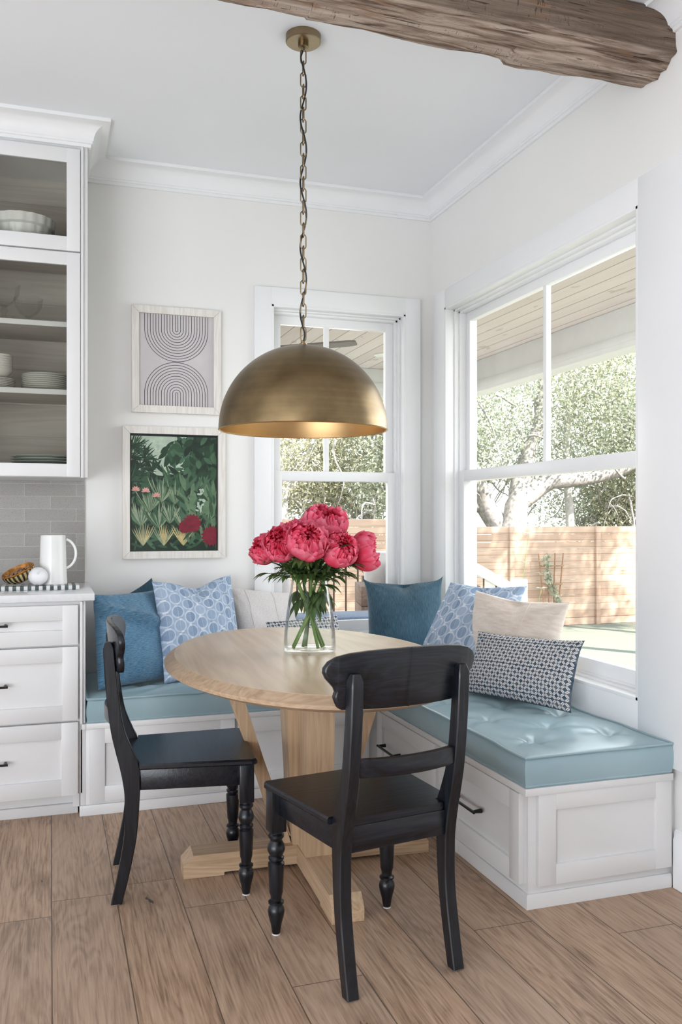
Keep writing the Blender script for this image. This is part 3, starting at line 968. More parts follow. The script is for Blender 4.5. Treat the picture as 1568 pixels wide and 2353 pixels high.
for q in range(34):
    a, d = random.uniform(0, 2 * PI), .044 * math.sqrt(random.random())
    C = Tb @ Matrix.Translation((d * math.cos(a) * 1.15, d * math.sin(a), .004 + random.uniform(-.004, .006))) @ Matrix.Rotation(random.uniform(0, 6), 4, 'Z') @ Matrix.Rotation(random.uniform(-.6, .6), 4, 'X')
    B.box((-.009, -.006, -.003), (.009, .006, .003), .002, C)
o = B.build('bark_chips', M['bark'], r); o['kind'] = 'stuff'

# ------------------------------------------------------------------ pictures
def picture(name, x0, x1, z0, z1, fw, label):
    r = empty(name, ((x0 + x1) / 2, YB, (z0 + z1) / 2), label, 'picture')
    T = Matrix.Translation((-(x0 + x1) / 2, -YB, -(z0 + z1) / 2))
    F = T @ face_front(x0, YB - .001, z0)
    w, h = x1 - x0, z1 - z0
    B = MB()
    t = .028
    # mitred frame
    def bar(a, b, c, d):
        B.add([(*a, 0), (*b, 0), (*c, 0), (*d, 0), (*a, t), (*b, t), (*c, t), (*d, t)], [(0, 1, 2, 3), (4, 5, 6, 7), (0, 1, 5, 4), (1, 2, 6, 5), (2, 3, 7, 6), (3, 0, 4, 7)], F)
    e = .0006
    bar((e, 0), (w - e, 0), (w - fw - e, fw), (fw + e, fw))
    bar((w, e), (w, h - e), (w - fw, h - fw - e), (w - fw, fw + e))
    bar((w - e, h), (e, h), (fw + e, h - fw), (w - fw - e, h - fw))
    bar((0, h - e), (0, e), (fw, fw + e), (fw, h - fw - e))
    B.build('picture_frame', M['frame'], r)
    return r, F, w, h, fw

r, F, w, h, fw = picture('line_art_picture', 0.381, 0.823, 1.762, 2.290, 0.036, 'upper picture on the wall, black nested arch lines on pinkish grey paper')
pw0, pw1, ph0, ph1 = fw - .002, w - fw + .002, fw - .002, h - fw + .002
B = MB(); B.box((pw0, ph0, .004), (pw1, ph1, .012), 0, F)
B.build('print_paper', M['artpaper'], r, smooth=0)
B = MB()
def strip(pts, wd, zz=.0125):
    vs, fs = [], []
    P = [Vector((p[0], p[1])) for p in pts]
    for i, p in enumerate(P):
        t = (P[min(i + 1, len(P) - 1)] - P[max(i - 1, 0)]).normalized()
        nn = Vector((-t.y, t.x)) * wd / 2
        vs += [(p.x + nn.x, p.y + nn.y, zz), (p.x - nn.x, p.y - nn.y, zz)]
    for i in range(len(P) - 1):
        fs.append((2 * i, 2 * i + 1, 2 * i + 3, 2 * i + 2))
    B.add(vs, fs, F)
cxm = w / 2
midz = h / 2 - .006
NL = 12
Rmax = (pw1 - pw0) * .42
for kk in range(NL):
    R = Rmax * (kk + .45) / (NL - .55)
    cz1 = midz - .002 - Rmax
    strip([(cxm - R, ph0 + .001)] + [(cxm - R * math.cos(a), cz1 + R * math.sin(a)) for a in [PI * q / 32 for q in range(33)]] + [(cxm + R, ph0 + .001)], .0026)
    cz2 = midz + .002 + Rmax
    strip([(cxm - R, ph1 - .001)] + [(cxm - R * math.cos(a), cz2 - R * math.sin(a)) for a in [PI * q / 32 for q in range(33)]] + [(cxm + R, ph1 - .001)], .0026)
B.build('arch_lines', M['ink'], r, smooth=0)
B = MB(); B.box((pw0, ph0, .0165), (pw1, ph1, .0185), 0, F)
B.build('picture_glass', M['clear'], r, smooth=0)

r, F, w, h, fw = picture('foliage_picture', 0.337, 0.846, 1.038, 1.693, 0.036, 'lower picture on the wall, dark green foliage painting in pale frame')
pw0, pw1, ph0, ph1 = fw - .002, w - fw + .002, fw - .002, h - fw + .002
GREEN = [simple('paint green %d' % i, c, 0.5, var=0.2, scale=40) for i, c in enumerate([(0.012, 0.03, 0.02), (0.02, 0.055, 0.03), (0.04, 0.10, 0.05), (0.07, 0.15, 0.085), (0.14, 0.23, 0.13), (0.30, 0.36, 0.24), (0.52, 0.62, 0.50), (0.22, 0.015, 0.035), (0.72, 0.35, 0.30), (0.62, 0.50, 0.24)])]
GREEN.append(simple('paint black', (0.006, 0.008, 0.01), 0.5))
B = MB()
B.box((pw0, ph0, .004), (pw1, ph1, .009), 0, F, 10)
B.box((pw0 + .008, ph0 + .003, .009), (pw1 - .008, ph1 - .012, .0105), 0, F, 0)
cz = [.0108]
def blade(x, y, ang, L, W, mi, bend=0.0):
    n = 6
    left, right = [], []
    px, py, a = x, y, ang
    for i in range(n + 1):
        s = i / n
        wd = W * math.sin(PI * (0.06 + 0.94 * s)) ** .8 * .5 if s < 1 else 0
        nx, ny = -math.sin(a), math.cos(a)
        left.append((px + nx * wd, py + ny * wd)); right.append((px - nx * wd, py - ny * wd))
        px += math.cos(a) * L / n; py += math.sin(a) * L / n; a += bend / n
    poly = left + right[::-1]
    lim = lambda p: (min(max(p[0], pw0 + .009), pw1 - .009), min(max(p[1], ph0 + .004), ph1 - .013))
    poly = [lim(p) for p in poly]
    cz[0] += .0000035
    N = len(left)
    vs = [(q[0], q[1], cz[0]) for q in poly]
    fs = [(i, i + 1, 2 * N - 2 - i, 2 * N - 1 - i) for i in range(N - 1)]
    B.add(vs, fs, F, mi)
PW, PH = pw1 - pw0, ph1 - ph0
rd = random.Random(5)
def R2(a, b): return rd.uniform(a, b)
# pale sky patch
for q in range(60):
    blade(pw0 + PW * R2(.10, .52), ph0 + PH * R2(.66, .96), R2(0, PI), .12, .05, 6)
# background leaves
for q in range(260):
    x, y = R2(0, 1), R2(0, .68)
    blade(pw0 + PW * x, ph0 + PH * y, R2(.2, 2.9), R2(.05, .12), R2(.008, .022), rd.choice([0, 1, 1, 2, 2, 3]), R2(-.8, .8))
# hanging leaves upper right, upper left fronds
for q in range(110):
    x = R2(.42, 1.0); y = R2(.62 if x > .6 else .80, 1.0)
    blade(pw0 + PW * x, ph0 + PH * y, R2(-2.6, -.6), R2(.035, .07), R2(.018, .034), rd.choice([0, 1, 1, 2, 3]), R2(-.4, .4))
for c in range(6):
    ox, oy = pw0 + PW * R2(0, .2), ph0 + PH * R2(.6, .98)
    for q in range(16):
        blade(ox, oy, R2(-.6, 2.2), R2(.05, .10), .007, rd.choice([0, 1, 2]), R2(-1, 1))
# striped grasses
for c, (gx, gy) in enumerate([(.12, .22), (.32, .20), (.45, .24), (.62, .18), (.22, .34), (.5, .40), (.8, .30), (.35, .42)]):
    for q in range(22):
        a = PI / 2 + (q - 10.5) * .085
        blade(pw0 + PW * gx, ph0 + PH * gy, a, R2(.07, .15), .0075, rd.choice([3, 4, 5, 5, 2]), (10.5 - q) * .05)
for gx in (.15, .38, .60):
    for q in range(11):
        a = PI / 2 + (q - 5) * .13
        blade(pw0 + PW * gx, ph0 + PH * .05, a, R2(.08, .12), .006, rd.choice([9, 9, 5]), (5 - q) * .03)
# tall grey green trunks on the right
for gx in (.60, .70, .86, .94):
    blade(pw0 + PW * gx, ph0 + PH * .18, PI / 2 + R2(-.04, .04), .26, .035, rd.choice([3, 4]))
for q in range(60):
    blade(pw0 + PW * R2(.6, 1), ph0 + PH * R2(.05, .55), R2(.6, 2.6), R2(.05, .10), R2(.01, .02), rd.choice([1, 2, 3, 4]), R2(-.5, .5))
# dark red blossoms low right, small pale blossoms left
for (gx, gy, s) in [(.70, .24, .05), (.92, .13, .055), (.62, .21, .035)]:
    for q in range(16):
        blade(pw0 + PW * gx, ph0 + PH * gy, q * 2 * PI / 16 + .2, s, .022, 7)
for (gx, gy) in [(.07, .52), (.18, .51), (.30, .47)]:
    for q in range(6):
        blade(pw0 + PW * gx, ph0 + PH * gy, q * PI / 5, .022, .010, 8)
for q in range(18):
    blade(pw0 + PW * (.79 + R2(-.03, .03)), ph0 + PH * R2(.34, .54), R2(0, 2 * PI), .02, .010, 6)
B.build('painted_foliage', GREEN, r, smooth=0)
B = MB(); B.box((pw0, ph0, .0165), (pw1, ph1, .0185), 0, F)
B.build('picture_glass', M['clear'], r, smooth=0)

# ------------------------------------------------------------------ window benches and cushions
def bench_left():
    r = empty('window_bench', (0.78, 4.1, 0), 'white storage bench under the pictures and narrow window', 'bench')
    T = Matrix.Translation((-0.78, -4.1, 0))
    B = MB()
    B.box((0.142, 3.80, 0.0), (1.999, YB - .001, 0.362), .001, T)
    B.box((0.120, 3.802, 0.0), (0.142, 3.84, 0.36), .002, T)
    B.build('bench_carcass', M['cab'], r)
    B = MB()
    B.box((0.116, 3.790, 0.0), (1.418, 3.801, 0.044), .0025, T)
    B.build('base_moulding', M['cab'], r)
    B = MB(); B.box((0.143, 3.776, 0.3625), (1.418, YB - .001, 0.386), .002, T)
    B.box((0.126, 3.776, 0.3625), (0.1435, 3.86, 0.385), .002, T)
    B.build('bench_top', M['cab'], r)
    for (xa, xb) in ((0.155, 0.767), (0.781, 1.392)):
        D = T @ face_front(xa, 3.80, 0.058)
        B = MB(); shaker(B, xb - xa, 0.304, .020, .063, .011, D)
        B.build('bench_front_panel', M['cab'], r)
bench_left()

def bench_right():
    r = empty('window_bench', (1.72, 3.1, 0), 'white storage bench with black drawer pulls under the large window', 'bench')
    T = Matrix.Translation((-1.72, -3.1, 0))
    B = MB()
    B.box((1.440, 2.452, 0.0), (1.999, 3.799, 0.362), .001, T)
    B.build('bench_carcass', M['cab'], r)
    B = MB()
    B.mould([(1.440, 3.789), (1.440, 2.452), (1.981, 2.452)], [(0, 0.0005), (0.011, 0.0005), (0.011, 0.038), (0.006, 0.046), (0, 0.046)], T, side=1)
    B.build('base_moulding', M['cab'], r)
    B = MB(); B.box((1.4185, 2.430, 0.3625), (1.980, 3.775, 0.386), .002, T)
    B.box((1.4185, 3.775, 0.3625), (1.998, YB - .002, 0.386), 0, T)
    B.build('bench_top', M['cab'], r)
    for (ya, yb, pull) in ((3.755, 3.118, 3.56), (3.10, 2.475, 2.815)):
        D = T @ face_left(1.440, ya, 0.070)
        B = MB(); shaker(B, ya - yb, 0.290, .020, .063, .011, D)
        d = B.build('drawer', M['cab'], r)
        bar_pull(d, T @ face_left(1.420, pull, 0.225), 0.185, r=.0055, out=.034)
    D = T @ face_front(1.468, 2.452, 0.072)
    B = MB(); shaker(B, 0.508, 0.302, .018, .064, .011, D)
    B.build('end_panel', M['cab'], r)
bench_right()

def bench_cushion(name, poly_fn, nx, ny, z0, z1, x0, x1, y0, y1, tufts, folds, label):
    r = empty(name, ((x0 + x1) / 2, (y0 + y1) / 2, z0), label, 'bench cushion')
    T = Matrix.Translation((-(x0 + x1) / 2, -(y0 + y1) / 2, -z0))
    vs, fs = [], []
    rc = .03
    def top(s, t):
        x = x0 + (x1 - x0) * s; y = y0 + (y1 - y0) * t
        e = min(x - x0, x1 - x, y - y0, y1 - y)
        z = z1 + .016 * (1 - math.exp(-e / .06)) + .004 * noise.noise(Vector((x * 5, y * 5, 1)))
        for (tx, ty) in tufts:
            dx, dy = x - tx, y - ty
            d = math.hypot(dx, dy)
            z -= .030 * math.exp(-(d / .030) ** 1.3)
            a = math.atan2(dy, dx)
            z -= .010 * math.exp(-(d / .10) ** 2) * (0.5 + 0.5 * math.cos(5 * a + tx * 9)) * min(1, d / .02)
        z += folds(x, y, e)
        return (x, y, z)
    for i in range(nx + 1):
        for j in range(ny + 1):
            vs.append(top(i / nx, j / ny))
    id_ = lambda i, j: i * (ny + 1) + j
    for i in range(nx):
        for j in range(ny):
            fs.append((id_(i, j), id_(i + 1, j), id_(i + 1, j + 1), id_(i, j + 1)))
    ring = [(i, 0) for i in range(nx)] + [(nx, j) for j in range(ny)] + [(i, ny) for i in range(nx, 0, -1)] + [(0, j) for j in range(ny, 0, -1)]
    base = len(vs)
    nl = 6
    for l in range(1, nl + 1):
        s = l / nl
        for (i, j) in ring:
            x, y, z = vs[id_(i, j)]
            bul = .007 * math.sin(PI * s)
            ox = -1 if i == 0 else (1 if i == nx else 0)
            oy = -1 if j == 0 else (1 if j == ny else 0)
            wv = .0035 * noise.noise(Vector((x * 9, y * 9, s * 2)))
            vs.append((x + ox * (bul + wv), y + oy * (bul + wv), z + (z0 - z) * s))
    m = len(ring)
    for q in range(m):
        q2 = (q + 1) % m
        fs.append((id_(*ring[q]), id_(*ring[q2]), base + q2, base + q))
        for l in range(nl - 1):
            a = base + l * m
            fs.append((a + q, a + q2, a + m + q2, a + m + q))
    fs.append(tuple(base + (nl - 1) * m + q for q in range(m)))
    B = MB(); B.add(vs, fs, T)
    B.build('cushion_cover', M['vinyl'], r, smooth=70)
    B = MB()
    B.tube([(vs[id_(i, j)][0] + (.0035 if i == nx else -.0035 if i == 0 else 0), vs[id_(i, j)][1] + (.0035 if j == ny else -.0035 if j == 0 else 0), vs[id_(i, j)][2] + .0005) for (i, j) in ring], .0048, 8, T, closed=True)
    B.build('piping', M['vinyl'], r)
    B = MB()
    B.tube([(vs[base + (nl - 1) * m + q][0], vs[base + (nl - 1) * m + q][1], z0 + .006) for q in range(m)], .0042, 8, T, closed=True)
    B.build('piping', M['vinyl'], r)
    for (tx, ty) in tufts:
        z = min(p[2] for p in vs[:base] if abs(p[0] - tx) < .03 and abs(p[1] - ty) < .03)
        B = MB()
        B.lathe([(0, .004), (.006, .003), (.009, 0), (.008, -.004)], 16, T @ Matrix.Translation((tx, ty, z + .004)))
        B.build('tuft_button', M['vinyl'], r)
    return r
def folds_l(x, y, e):
    z = 0.0
    for (fx, fy, L, A, ang) in ((0.50, 3.88, .12, .010, .5), (0.62, 3.90, .12, .009, -.3), (0.70, 3.86, .10, .010, .9), (0.40, 3.90, .10, .006, .2), (0.85, 3.88, .10, .007, -.5)):
        dx, dy = x - fx, y - fy
        u = dx * math.cos(ang) + dy * math.sin(ang); v = -dx * math.sin(ang) + dy * math.cos(ang)
        z += 1.5 * A * math.exp(-(u / L) ** 2 - (v / .013) ** 2)
    return z
bench_cushion('bench_cushion', None, 120, 44, 0.3868, 0.484, 0.150, 1.990, 3.785, YB - .01, [(0.40, 4.02), (0.62, 4.0), (0.55, 4.2), (0.9, 4.0), (1.2, 4.02)], folds_l, 'pale blue vinyl bench cushion below the two framed pictures')
bench_cushion('bench_cushion', None, 52, 110, 0.3868, 0.484, 1.423, 1.975, 2.436, 3.765, [(1.55, 2.928), (1.695, 2.757), (1.551, 2.601), (1.849, 2.61), (1.704, 3.101), (1.551, 3.25), (1.85, 2.93)], lambda x, y, e: 0.0, 'pale blue tufted vinyl bench cushion under the large window')

# ------------------------------------------------------------------ pillows
def pillow(label, cs, T, mat, w, h, pinch=.06, chop=0.0, n=30, seed=0, lines=None, wr=.006, ear=3.0, group=None, fold=None, name='throw_pillow'):
    TL, TR, BR, BL = [Vector(c) for c in cs]
    nrm = ((TR - TL) + (BR - BL)).cross((TL - BL) + (TR - BR)).normalized()
    if nrm.y > 0 and abs(nrm.y) > abs(nrm.x):
        nrm = -nrm
    elif nrm.x > 0 and abs(nrm.x) >= abs(nrm.y):
        nrm = -nrm
    up = ((TL - BL) + (TR - BR)).normalized()
    ctr = (TL + TR + BR + BL) / 4
    org = Vector((ctr.x, ctr.y, 0.50))
    vs, uv = [], []
    def P(s, t, side):
        s2 = s * (1 - pinch * (1 - abs(t) ** 3.2) * abs(s))
        t2 = t * (1 - pinch * (1.25 if t > 0 else .6) * (1 - abs(s) ** ear) * abs(t))
        if chop:
            t2 -= chop * math.exp(-(s / .42) ** 2) * max(0, (t + .2) / 1.2) ** 2
        a, b = (s2 + 1) / 2, (t2 + 1) / 2
        p = (BL * (1 - a) + BR * a) * (1 - b) + (TL * (1 - a) + TR * a) * b
        th = T * ((1 - s * s) * (1 - t * t)) ** .42 if abs(s) < 1 and abs(t) < 1 else 0.0
        # fuller towards the bottom
        th *= 1.0 - .18 * t
        nz = noise.fractal(Vector((s * 1.8 + seed, t * 1.8, side * 3.0)), 1.0, 2.0, 3)
        e = (1 - s * s) * (1 - t * t)
        th += wr * nz * min(1, e * 4)
        # creases running in from the corners
        for (cs_, ct_) in ((-1, 1), (1, 1), (-1, -1), (1, -1)):
            d = math.hypot(s - cs_, t - ct_)
            ang = math.atan2(t - ct_, s - cs_)
            th += .005 * math.sin(ang * 14 + seed) * math.exp(-(d / .6) ** 2) * min(1, e * 12)
        if chop:
            th -= .5 * T * math.exp(-(s / .16) ** 2) * max(0, t) ** 2.0 * min(1, e * 6)
        if fold:
            th += fold(s, t) * min(1, e * 8)
        return p + nrm * (max(th, -T) * (1 if side == 0 else -.55))
    ids = {}
    for side in (0, 1):
        for i in range(n + 1):
            for j in range(n + 1):
                edge = i in (0, n) or j in (0, n)
                if side == 1 and edge:
                    ids[(1, i, j)] = ids[(0, i, j)]
                    continue
                s = math.sin((2 * i / n - 1) * PI / 2 * .98) / math.sin(PI / 2 * .98)
                t = math.sin((2 * j / n - 1) * PI / 2 * .98) / math.sin(PI / 2 * .98)
                ids[(side, i, j)] = len(vs)
                vs.append(tuple(P(s, t, side) - org))
                uv.append((s * w / 2, t * h / 2))
    fs = []
    for side in (0, 1):
        for i in range(n):
            for j in range(n):
                f = (ids[(side, i, j)], ids[(side, i + 1, j)], ids[(side, i + 1, j + 1)], ids[(side, i, j + 1)])
                fs.append(f if side == 0 else f[::-1])
    B = MB(); B.add(vs, fs)
    o = B.build(name, mat, smooth=60)
    u = o.data.uv_layers.new(name='UVMap')
    for lp in o.data.loops:
        u.data[lp.index].uv = uv[lp.vertex_index]
    o.location = org
    tag(o, label, 'pillow', group)
    for ln in (lines or []):
        B = MB()
        pts = []
        for j in range(25):
            t = -0.96 + 1.92 * j / 24
            pts.append(P(ln + .012 * math.sin(9 * t + ln * 7), t, 0) - org + nrm * .0006)
        B.tube(pts, .0019, 6)
        B.build('seam', mat, o)
    return o

pillow('dark blue chenille pillow behind another, its corner peaking against the wall', [(.22, 4.375, .80), (.475, 4.385, .945), (.60, 4.355, .60), (.30, 4.345, .515)], .05, M['tealchenille'], .45, .45, .05, seed=2)
pillow('bright blue chenille pillow slumped against the white cabinet side', [(.178, 3.985, .905), (.485, 4.235, .90), (.545, 4.09, .50), (.195, 3.90, .50)], .085, M['bluechenille'], .48, .45, .035, seed=5,
       fold=lambda s, t: (.034 * math.exp(-((t - .52 + .30 * (s + .3)) / .10) ** 2) - .020 * math.exp(-((t - .30 + .30 * (s + .3)) / .07) ** 2)) * max(0, min(1, (.75 - s) / .5)), lines=[-.80], wr=.009)
pillow('cream slub linen pillow with seams on the left bench', [(.845, 4.405, .895), (1.20, 4.405, .85), (1.21, 4.23, .51), (.88, 4.22, .51)], .075, M['creamlinen'], .46, .40, .05, seed=8, lines=[-.48, .30])
pillow('light blue circle print pillow below the framed pictures', [(.448, 4.135, .945), (.860, 4.35, .955), (.87, 4.10, .50), (.485, 3.965, .495)], .085, M['circles'], .47, .47, .05, chop=.17, seed=11)
pillow('small navy print pillow lying behind the glass vase', [(.995, 4.16, .735), (1.37, 4.19, .752), (1.40, 4.08, .505), (1.01, 4.06, .505)], .05, M['block'], .42, .25, .04, seed=3)
pillow('teal chenille pillow with pointed corners in the bench corner', [(1.552, 4.31, .925), (2.0 - .04, 4.20, .935), (1.91, 3.99, .505), (1.47, 4.06, .505)], .09, M['tealchenille'], .47, .47, .115, chop=.05, seed=14, ear=7.0)
pillow('grey blue circle print pillow leaning at the large window', [(1.832, 3.84, .93), (2.035, 3.47, .935), (1.76, 3.34, .505), (1.555, 3.70, .505)], .075, M['circles'], .47, .47, .05, chop=.03, seed=17)
pillow('cream velvet pillow leaning against the large window', [(1.842, 3.595, .91), (2.025, 3.115, .893), (1.90, 3.06, .502), (1.735, 3.53, .502)], .078, M['velvet'], .5, .45, .055, seed=21, chop=.05, lines=[.32])
pillow('navy and white block print lumbar pillow in front of the cream velvet one', [(1.752, 3.40, .752), (1.955, 2.905, .768), (1.865, 2.86, .504), (1.655, 3.345, .507)], .058, M['block'], .53, .30, .065, seed=25, ear=2.6)

# ------------------------------------------------------------------ dining table
def table():
    r = empty('dining_table', (0.886, 3.053, 0), 'oval light oak pedestal dining table with crossed feet', 'table', rz=math.radians(-2.2))
    a, b, zt = .472, .775, .75
    n = 128
    def oval(off, z):
        return [((a + off) * math.cos(2 * PI * i / n), (b + off) * math.sin(2 * PI * i / n), z) for i in range(n)]
    rings = [oval(-.03, zt), oval(0, zt - .0005), oval(.034, zt - .023), oval(.0355, zt - .026), oval(.0345, zt - .034), oval(.006, zt - .047), oval(-.03, zt - .047)]
    def rings_mesh(rg, caps):
        vs = [p for q in rg for p in q]
        fs = []
        if caps[0]: fs.append(tuple(range(n)))
        if caps[1]: fs.append(tuple((len(rg) - 1) * n + i for i in range(n - 1, -1, -1)))
        for k in range(len(rg) - 1):
            for i in range(n):
                j = (i + 1) % n
                fs.append((k * n + i, k * n + j, (k + 1) * n + j, (k + 1) * n + i))
        Q = MB(); Q.add(vs, fs); return Q
    rings_mesh([rings[0], rings[1], oval(0, zt - .012), oval(-.03, zt - .012)], (1, 1)).build('tabletop', M['oaktop'], r, smooth=20)
    rings_mesh([oval(.0003, zt - .001)] + rings[2:], (0, 1)).build('table_rim', M['oakrim'], r, smooth=20)
    # crossed feet
    def foot(L, ax, name, mat):
        B = MB()
        H, c = .078, .034
        poly = [(-L, .001), (-L + .14, .001), (-L + .14, .012), (L - .14, .012), (L - .14, .001), (L, .001), (L, H - c), (L - c, H), (-L + c, H), (-L, H - c)]
        if ax == 'X':
            B.prism(poly, -.052, .052, 'XZ')
        else:
            B.prism(poly, -.052, .052, 'YZ')
        B.build(name, mat, r, smooth=20)
    foot(.450, 'X', 'foot_beam', M['oakx'])
    B = MB()
    for s in (-1, 1):
        L, H, c = .515, .078, .034
        poly = [(s * .0525, .001 + .011), (s * (L - .14), .012), (s * (L - .14), .001), (s * L, .001), (s * L, H - c), (s * (L - c), H), (s * .0525, H)]
        B = MB(); B.prism(poly, -.052, .052, 'YZ'); B.build('foot_beam', M['oaky'], r, smooth=20)
    # tapered cross-shaped column made of four boards
    for k in range(4):
        B = MB()
        w = .0485
        lo_, hi_ = ((.064, .100), (.172, .200))[k % 2]
        st = .0 if k % 2 else w
        poly = [(st, .078), (lo_, .078), (hi_, .704), (st, .704)]
        B.prism(poly, -w, w, 'XZ', Matrix.Rotation(k * PI / 2, 4, 'Z'))
        B.build('pedestal_board', M['oakz'], r, smooth=20)
    # slanted braces from the side feet up to the top
    for k in (0, 2):
        B = MB()
        bot, top = .088, .290
        poly = [(bot - .022, .078), (bot + .022, .078), (top + .022, .703), (top - .022, .703)]
        Rz = Matrix.Rotation(k * PI / 2, 4, 'Z')
        B.prism(poly, -.021, .021, 'XZ', Rz)
        for yy in (-.011, 0, .011):
            B.prism([(bot - .0225, .10), (bot + .0225, .10), (top + .0225, .68), (top - .0225, .68)], yy - .004, yy + .004, 'XZ', Rz)
        B.build('brace', M['oakz'], r, smooth=20)
table()

# ------------------------------------------------------------------ chairs
def chair(loc, rz, label):
    r = empty('dining_chair', loc, label, 'chair', 'black wooden dining chairs at the oval table', rz=rz)
    # rear legs running up into the back posts
    prof = [(0, -.210, .034), (.084, -.190, .037), (.215, -.166, .040), (.346, -.160, .048), (.40, -.163, .056), (.448, -.170, .062), (.49, -.185, .054), (.565, -.207, .042), (.696, -.224, .038), (.80, -.2325, .035), (.842, -.235, .032)]
    # resample smoothly
    zs = [p[0] for p in prof]
    def interp(z, c):
        for q in range(len(prof) - 1):
            if z <= prof[q + 1][0]:
                p0, p1 = prof[max(q - 1, 0)], prof[q]
                p2, p3 = prof[q + 1], prof[min(q + 2, len(prof) - 1)]
                s = (z - p1[0]) / (p2[0] - p1[0])
                m1 = (p2[c] - p0[c]) / max(1e-6, (p2[0] - p0[0])) * (p2[0] - p1[0])
                m2 = (p3[c] - p1[c]) / max(1e-6, (p3[0] - p1[0])) * (p2[0] - p1[0])
                return (2 * s ** 3 - 3 * s * s + 1) * p1[c] + (s ** 3 - 2 * s * s + s) * m1 + (-2 * s ** 3 + 3 * s * s) * p2[c] + (s ** 3 - s * s) * m2
        return prof[-1][c]
    for sx in (-1, 1):
        B = MB()
        N = 44
        ch = .003
        vs, fs = [], []
        for i in range(N + 1):
            z = .004 + (.842 - .004) * i / N
            y, d = interp(z, 1), interp(z, 2) / 2
            wd = .0175
            tilt = 0
            if i == N:
                d -= .006; wd -= .006
            ring = [(-wd, y - d + ch), (-wd + ch, y - d), (wd - ch, y - d), (wd, y - d + ch), (wd, y + d - ch), (wd - ch, y + d), (-wd + ch, y + d), (-wd, y + d - ch)]
            vs += [(sx * .165 + p[0], p[1], z) for p in ring]
        for i in range(N):
            for q in range(8):
                q2 = (q + 1) % 8
                fs.append((i * 8 + q, i * 8 + q2, (i + 1) * 8 + q2, (i + 1) * 8 + q))
        fs.append(tuple(range(7, -1, -1))); fs.append(tuple(N * 8 + q for q in range(8)))
        B.add(vs, fs)
        leg = B.build('rear_leg', M['blackwood'], r, smooth=25)
        B = MB(); B.box((sx * .165 - .012, -.222, 0.0005), (sx * .165 + .012, -.198, .0045), .001)
        B.build('glide', M['glide'], leg)
    # turned front legs
    tp = [(.0115, .004), (.0125, .006), (.0165, .032), (.0235, .058), (.0255, .072), (.0225, .083), (.017, .091), (.0235, .095), (.0235, .100), (.0165, .104), (.0165, .112), (.0185, .122), (.0205, .127), (.0245, .205), (.0245, .214), (.0185, .219), (.0235, .226), (.0235, .231), (.019, .236), (.0255, .250), (.027, .258), (.0235, .270), (.0175, .281), (.019, .286), (.0235, .291), (.0235, .298), (.019, .303), (.019, .31)]
    for sx in (-1, 1):
        B = MB()
        Tm = Matrix.Translation((sx * .192, .205, 0))
        B.lathe([(0.0, .004)] + tp + [(0.0, .31)], 28, Tm)
        B.box((-.024, -.024, .308), (.024, .024, .432), .003, Tm)
        leg = B.build('front_leg', M['blackwood'], r, smooth=35)
        B = MB(); B.lathe([(0, .0005), (.0125, .0005), (.0125, .0045), (0, .0045)], 20, Tm)
        B.build('glide', M['glide'], leg)
    # aprons
    B = MB()
    B.box((-.170, .205, .362), (.170, .222, .4315), .002)
    B.box((-.150, -.180, .362), (.150, -.150, .4315), .002)
    for sx in (-1, 1):
        ang = math.atan2(.024, .38)
        Tm = Matrix.Translation((sx * .176, .03, 0)) @ Matrix.Rotation(-sx * ang, 4, 'Z')
        B.box((-.009, -.165, .362), (.009, .155, .4315), .002, Tm)
    B.build('seat_frame', M['blackwoodx'], r)
    # seat board
    B = MB()
    poly = [(-.145, -.178), (.145, -.178), (.145, -.140), (.196, -.138), (.224, .222), (.217, .238), (-.217, .238), (-.224, .222), (-.196, -.138), (-.145, -.140)]
    def inset(poly, d):
        return [(p[0] * (1 - d / .2), p[1] - d * (1 if p[1] > 0 else -1) * (1 if p[1] > 0 else 0)) for p in poly]
    lay = [(inset(poly, .005), .432), (poly, .437), (poly, .446), (inset(poly, .004), .452)]
    vs, fs = [], []
    for (pl, z) in lay:
        vs += [(p[0], p[1], z) for p in pl]
    m = len(poly)
    fs.append(tuple(range(m - 1, -1, -1))); fs.append(tuple(3 * m + q for q in range(m)))
    for l in range(3):
        for q in range(m):
            q2 = (q + 1) % m
            fs.append((l * m + q, l * m + q2, (l + 1) * m + q2, (l + 1) * m + q))
    B.add(vs, fs)
    B.build('seat', M['blackwoodx'], r, smooth=25)
    # crest rail: shaped board, curved in plan
    half = [(0, .900), (.06, .8995), (.12, .897), (.17, .892), (.203, .884), (.224, .872), (.235, .856), (.236, .843), (.229, .828), (.217, .814), (.208, .804), (.204, .793), (.207, .783), (.207, .776), (.202, .764), (.196, .752), (.188, .746), (.12, .744), (.06, .743), (0, .743)]
    def row(i):  # lower z for upper point i
        return half[i]
    # build as columns: for a set of x, top and bottom z
    ups = half[:8][::1]
    import bisect
    def top_z(x):
        pts = half[:7] + [(.236, .846)]
        for (x0, z0), (x1, z1) in zip(pts[:-1], pts[1:]):
            if x <= x1:
                return z0 + (z1 - z0) * (x - x0) / max(1e-6, x1 - x0)
        return .846
    outline = half + [(-p[0], p[1]) for p in half[::-1][1:-1]]
    bm = bmesh.new()
    vv = [bm.verts.new((p[0], 0, p[1])) for p in outline]
    bm.faces.new(vv)
    for xx in [i * .0135 for i in range(-17, 18)]:
        bmesh.ops.bisect_plane(bm, geom=bm.verts[:] + bm.edges[:] + bm.faces[:], plane_co=(xx, 0, 0), plane_no=(1, 0, 0))
    ret = bmesh.ops.extrude_face_region(bm, geom=bm.faces[:])
    for v in [g for g in ret['geom'] if isinstance(g, bmesh.types.BMVert)]:
        v.co.y += .021
    bmesh.ops.recalc_face_normals(bm, faces=bm.faces[:])
    sharp = [e for e in bm.edges if len(e.link_faces) == 2 and e.calc_face_angle(0) > 1.2]
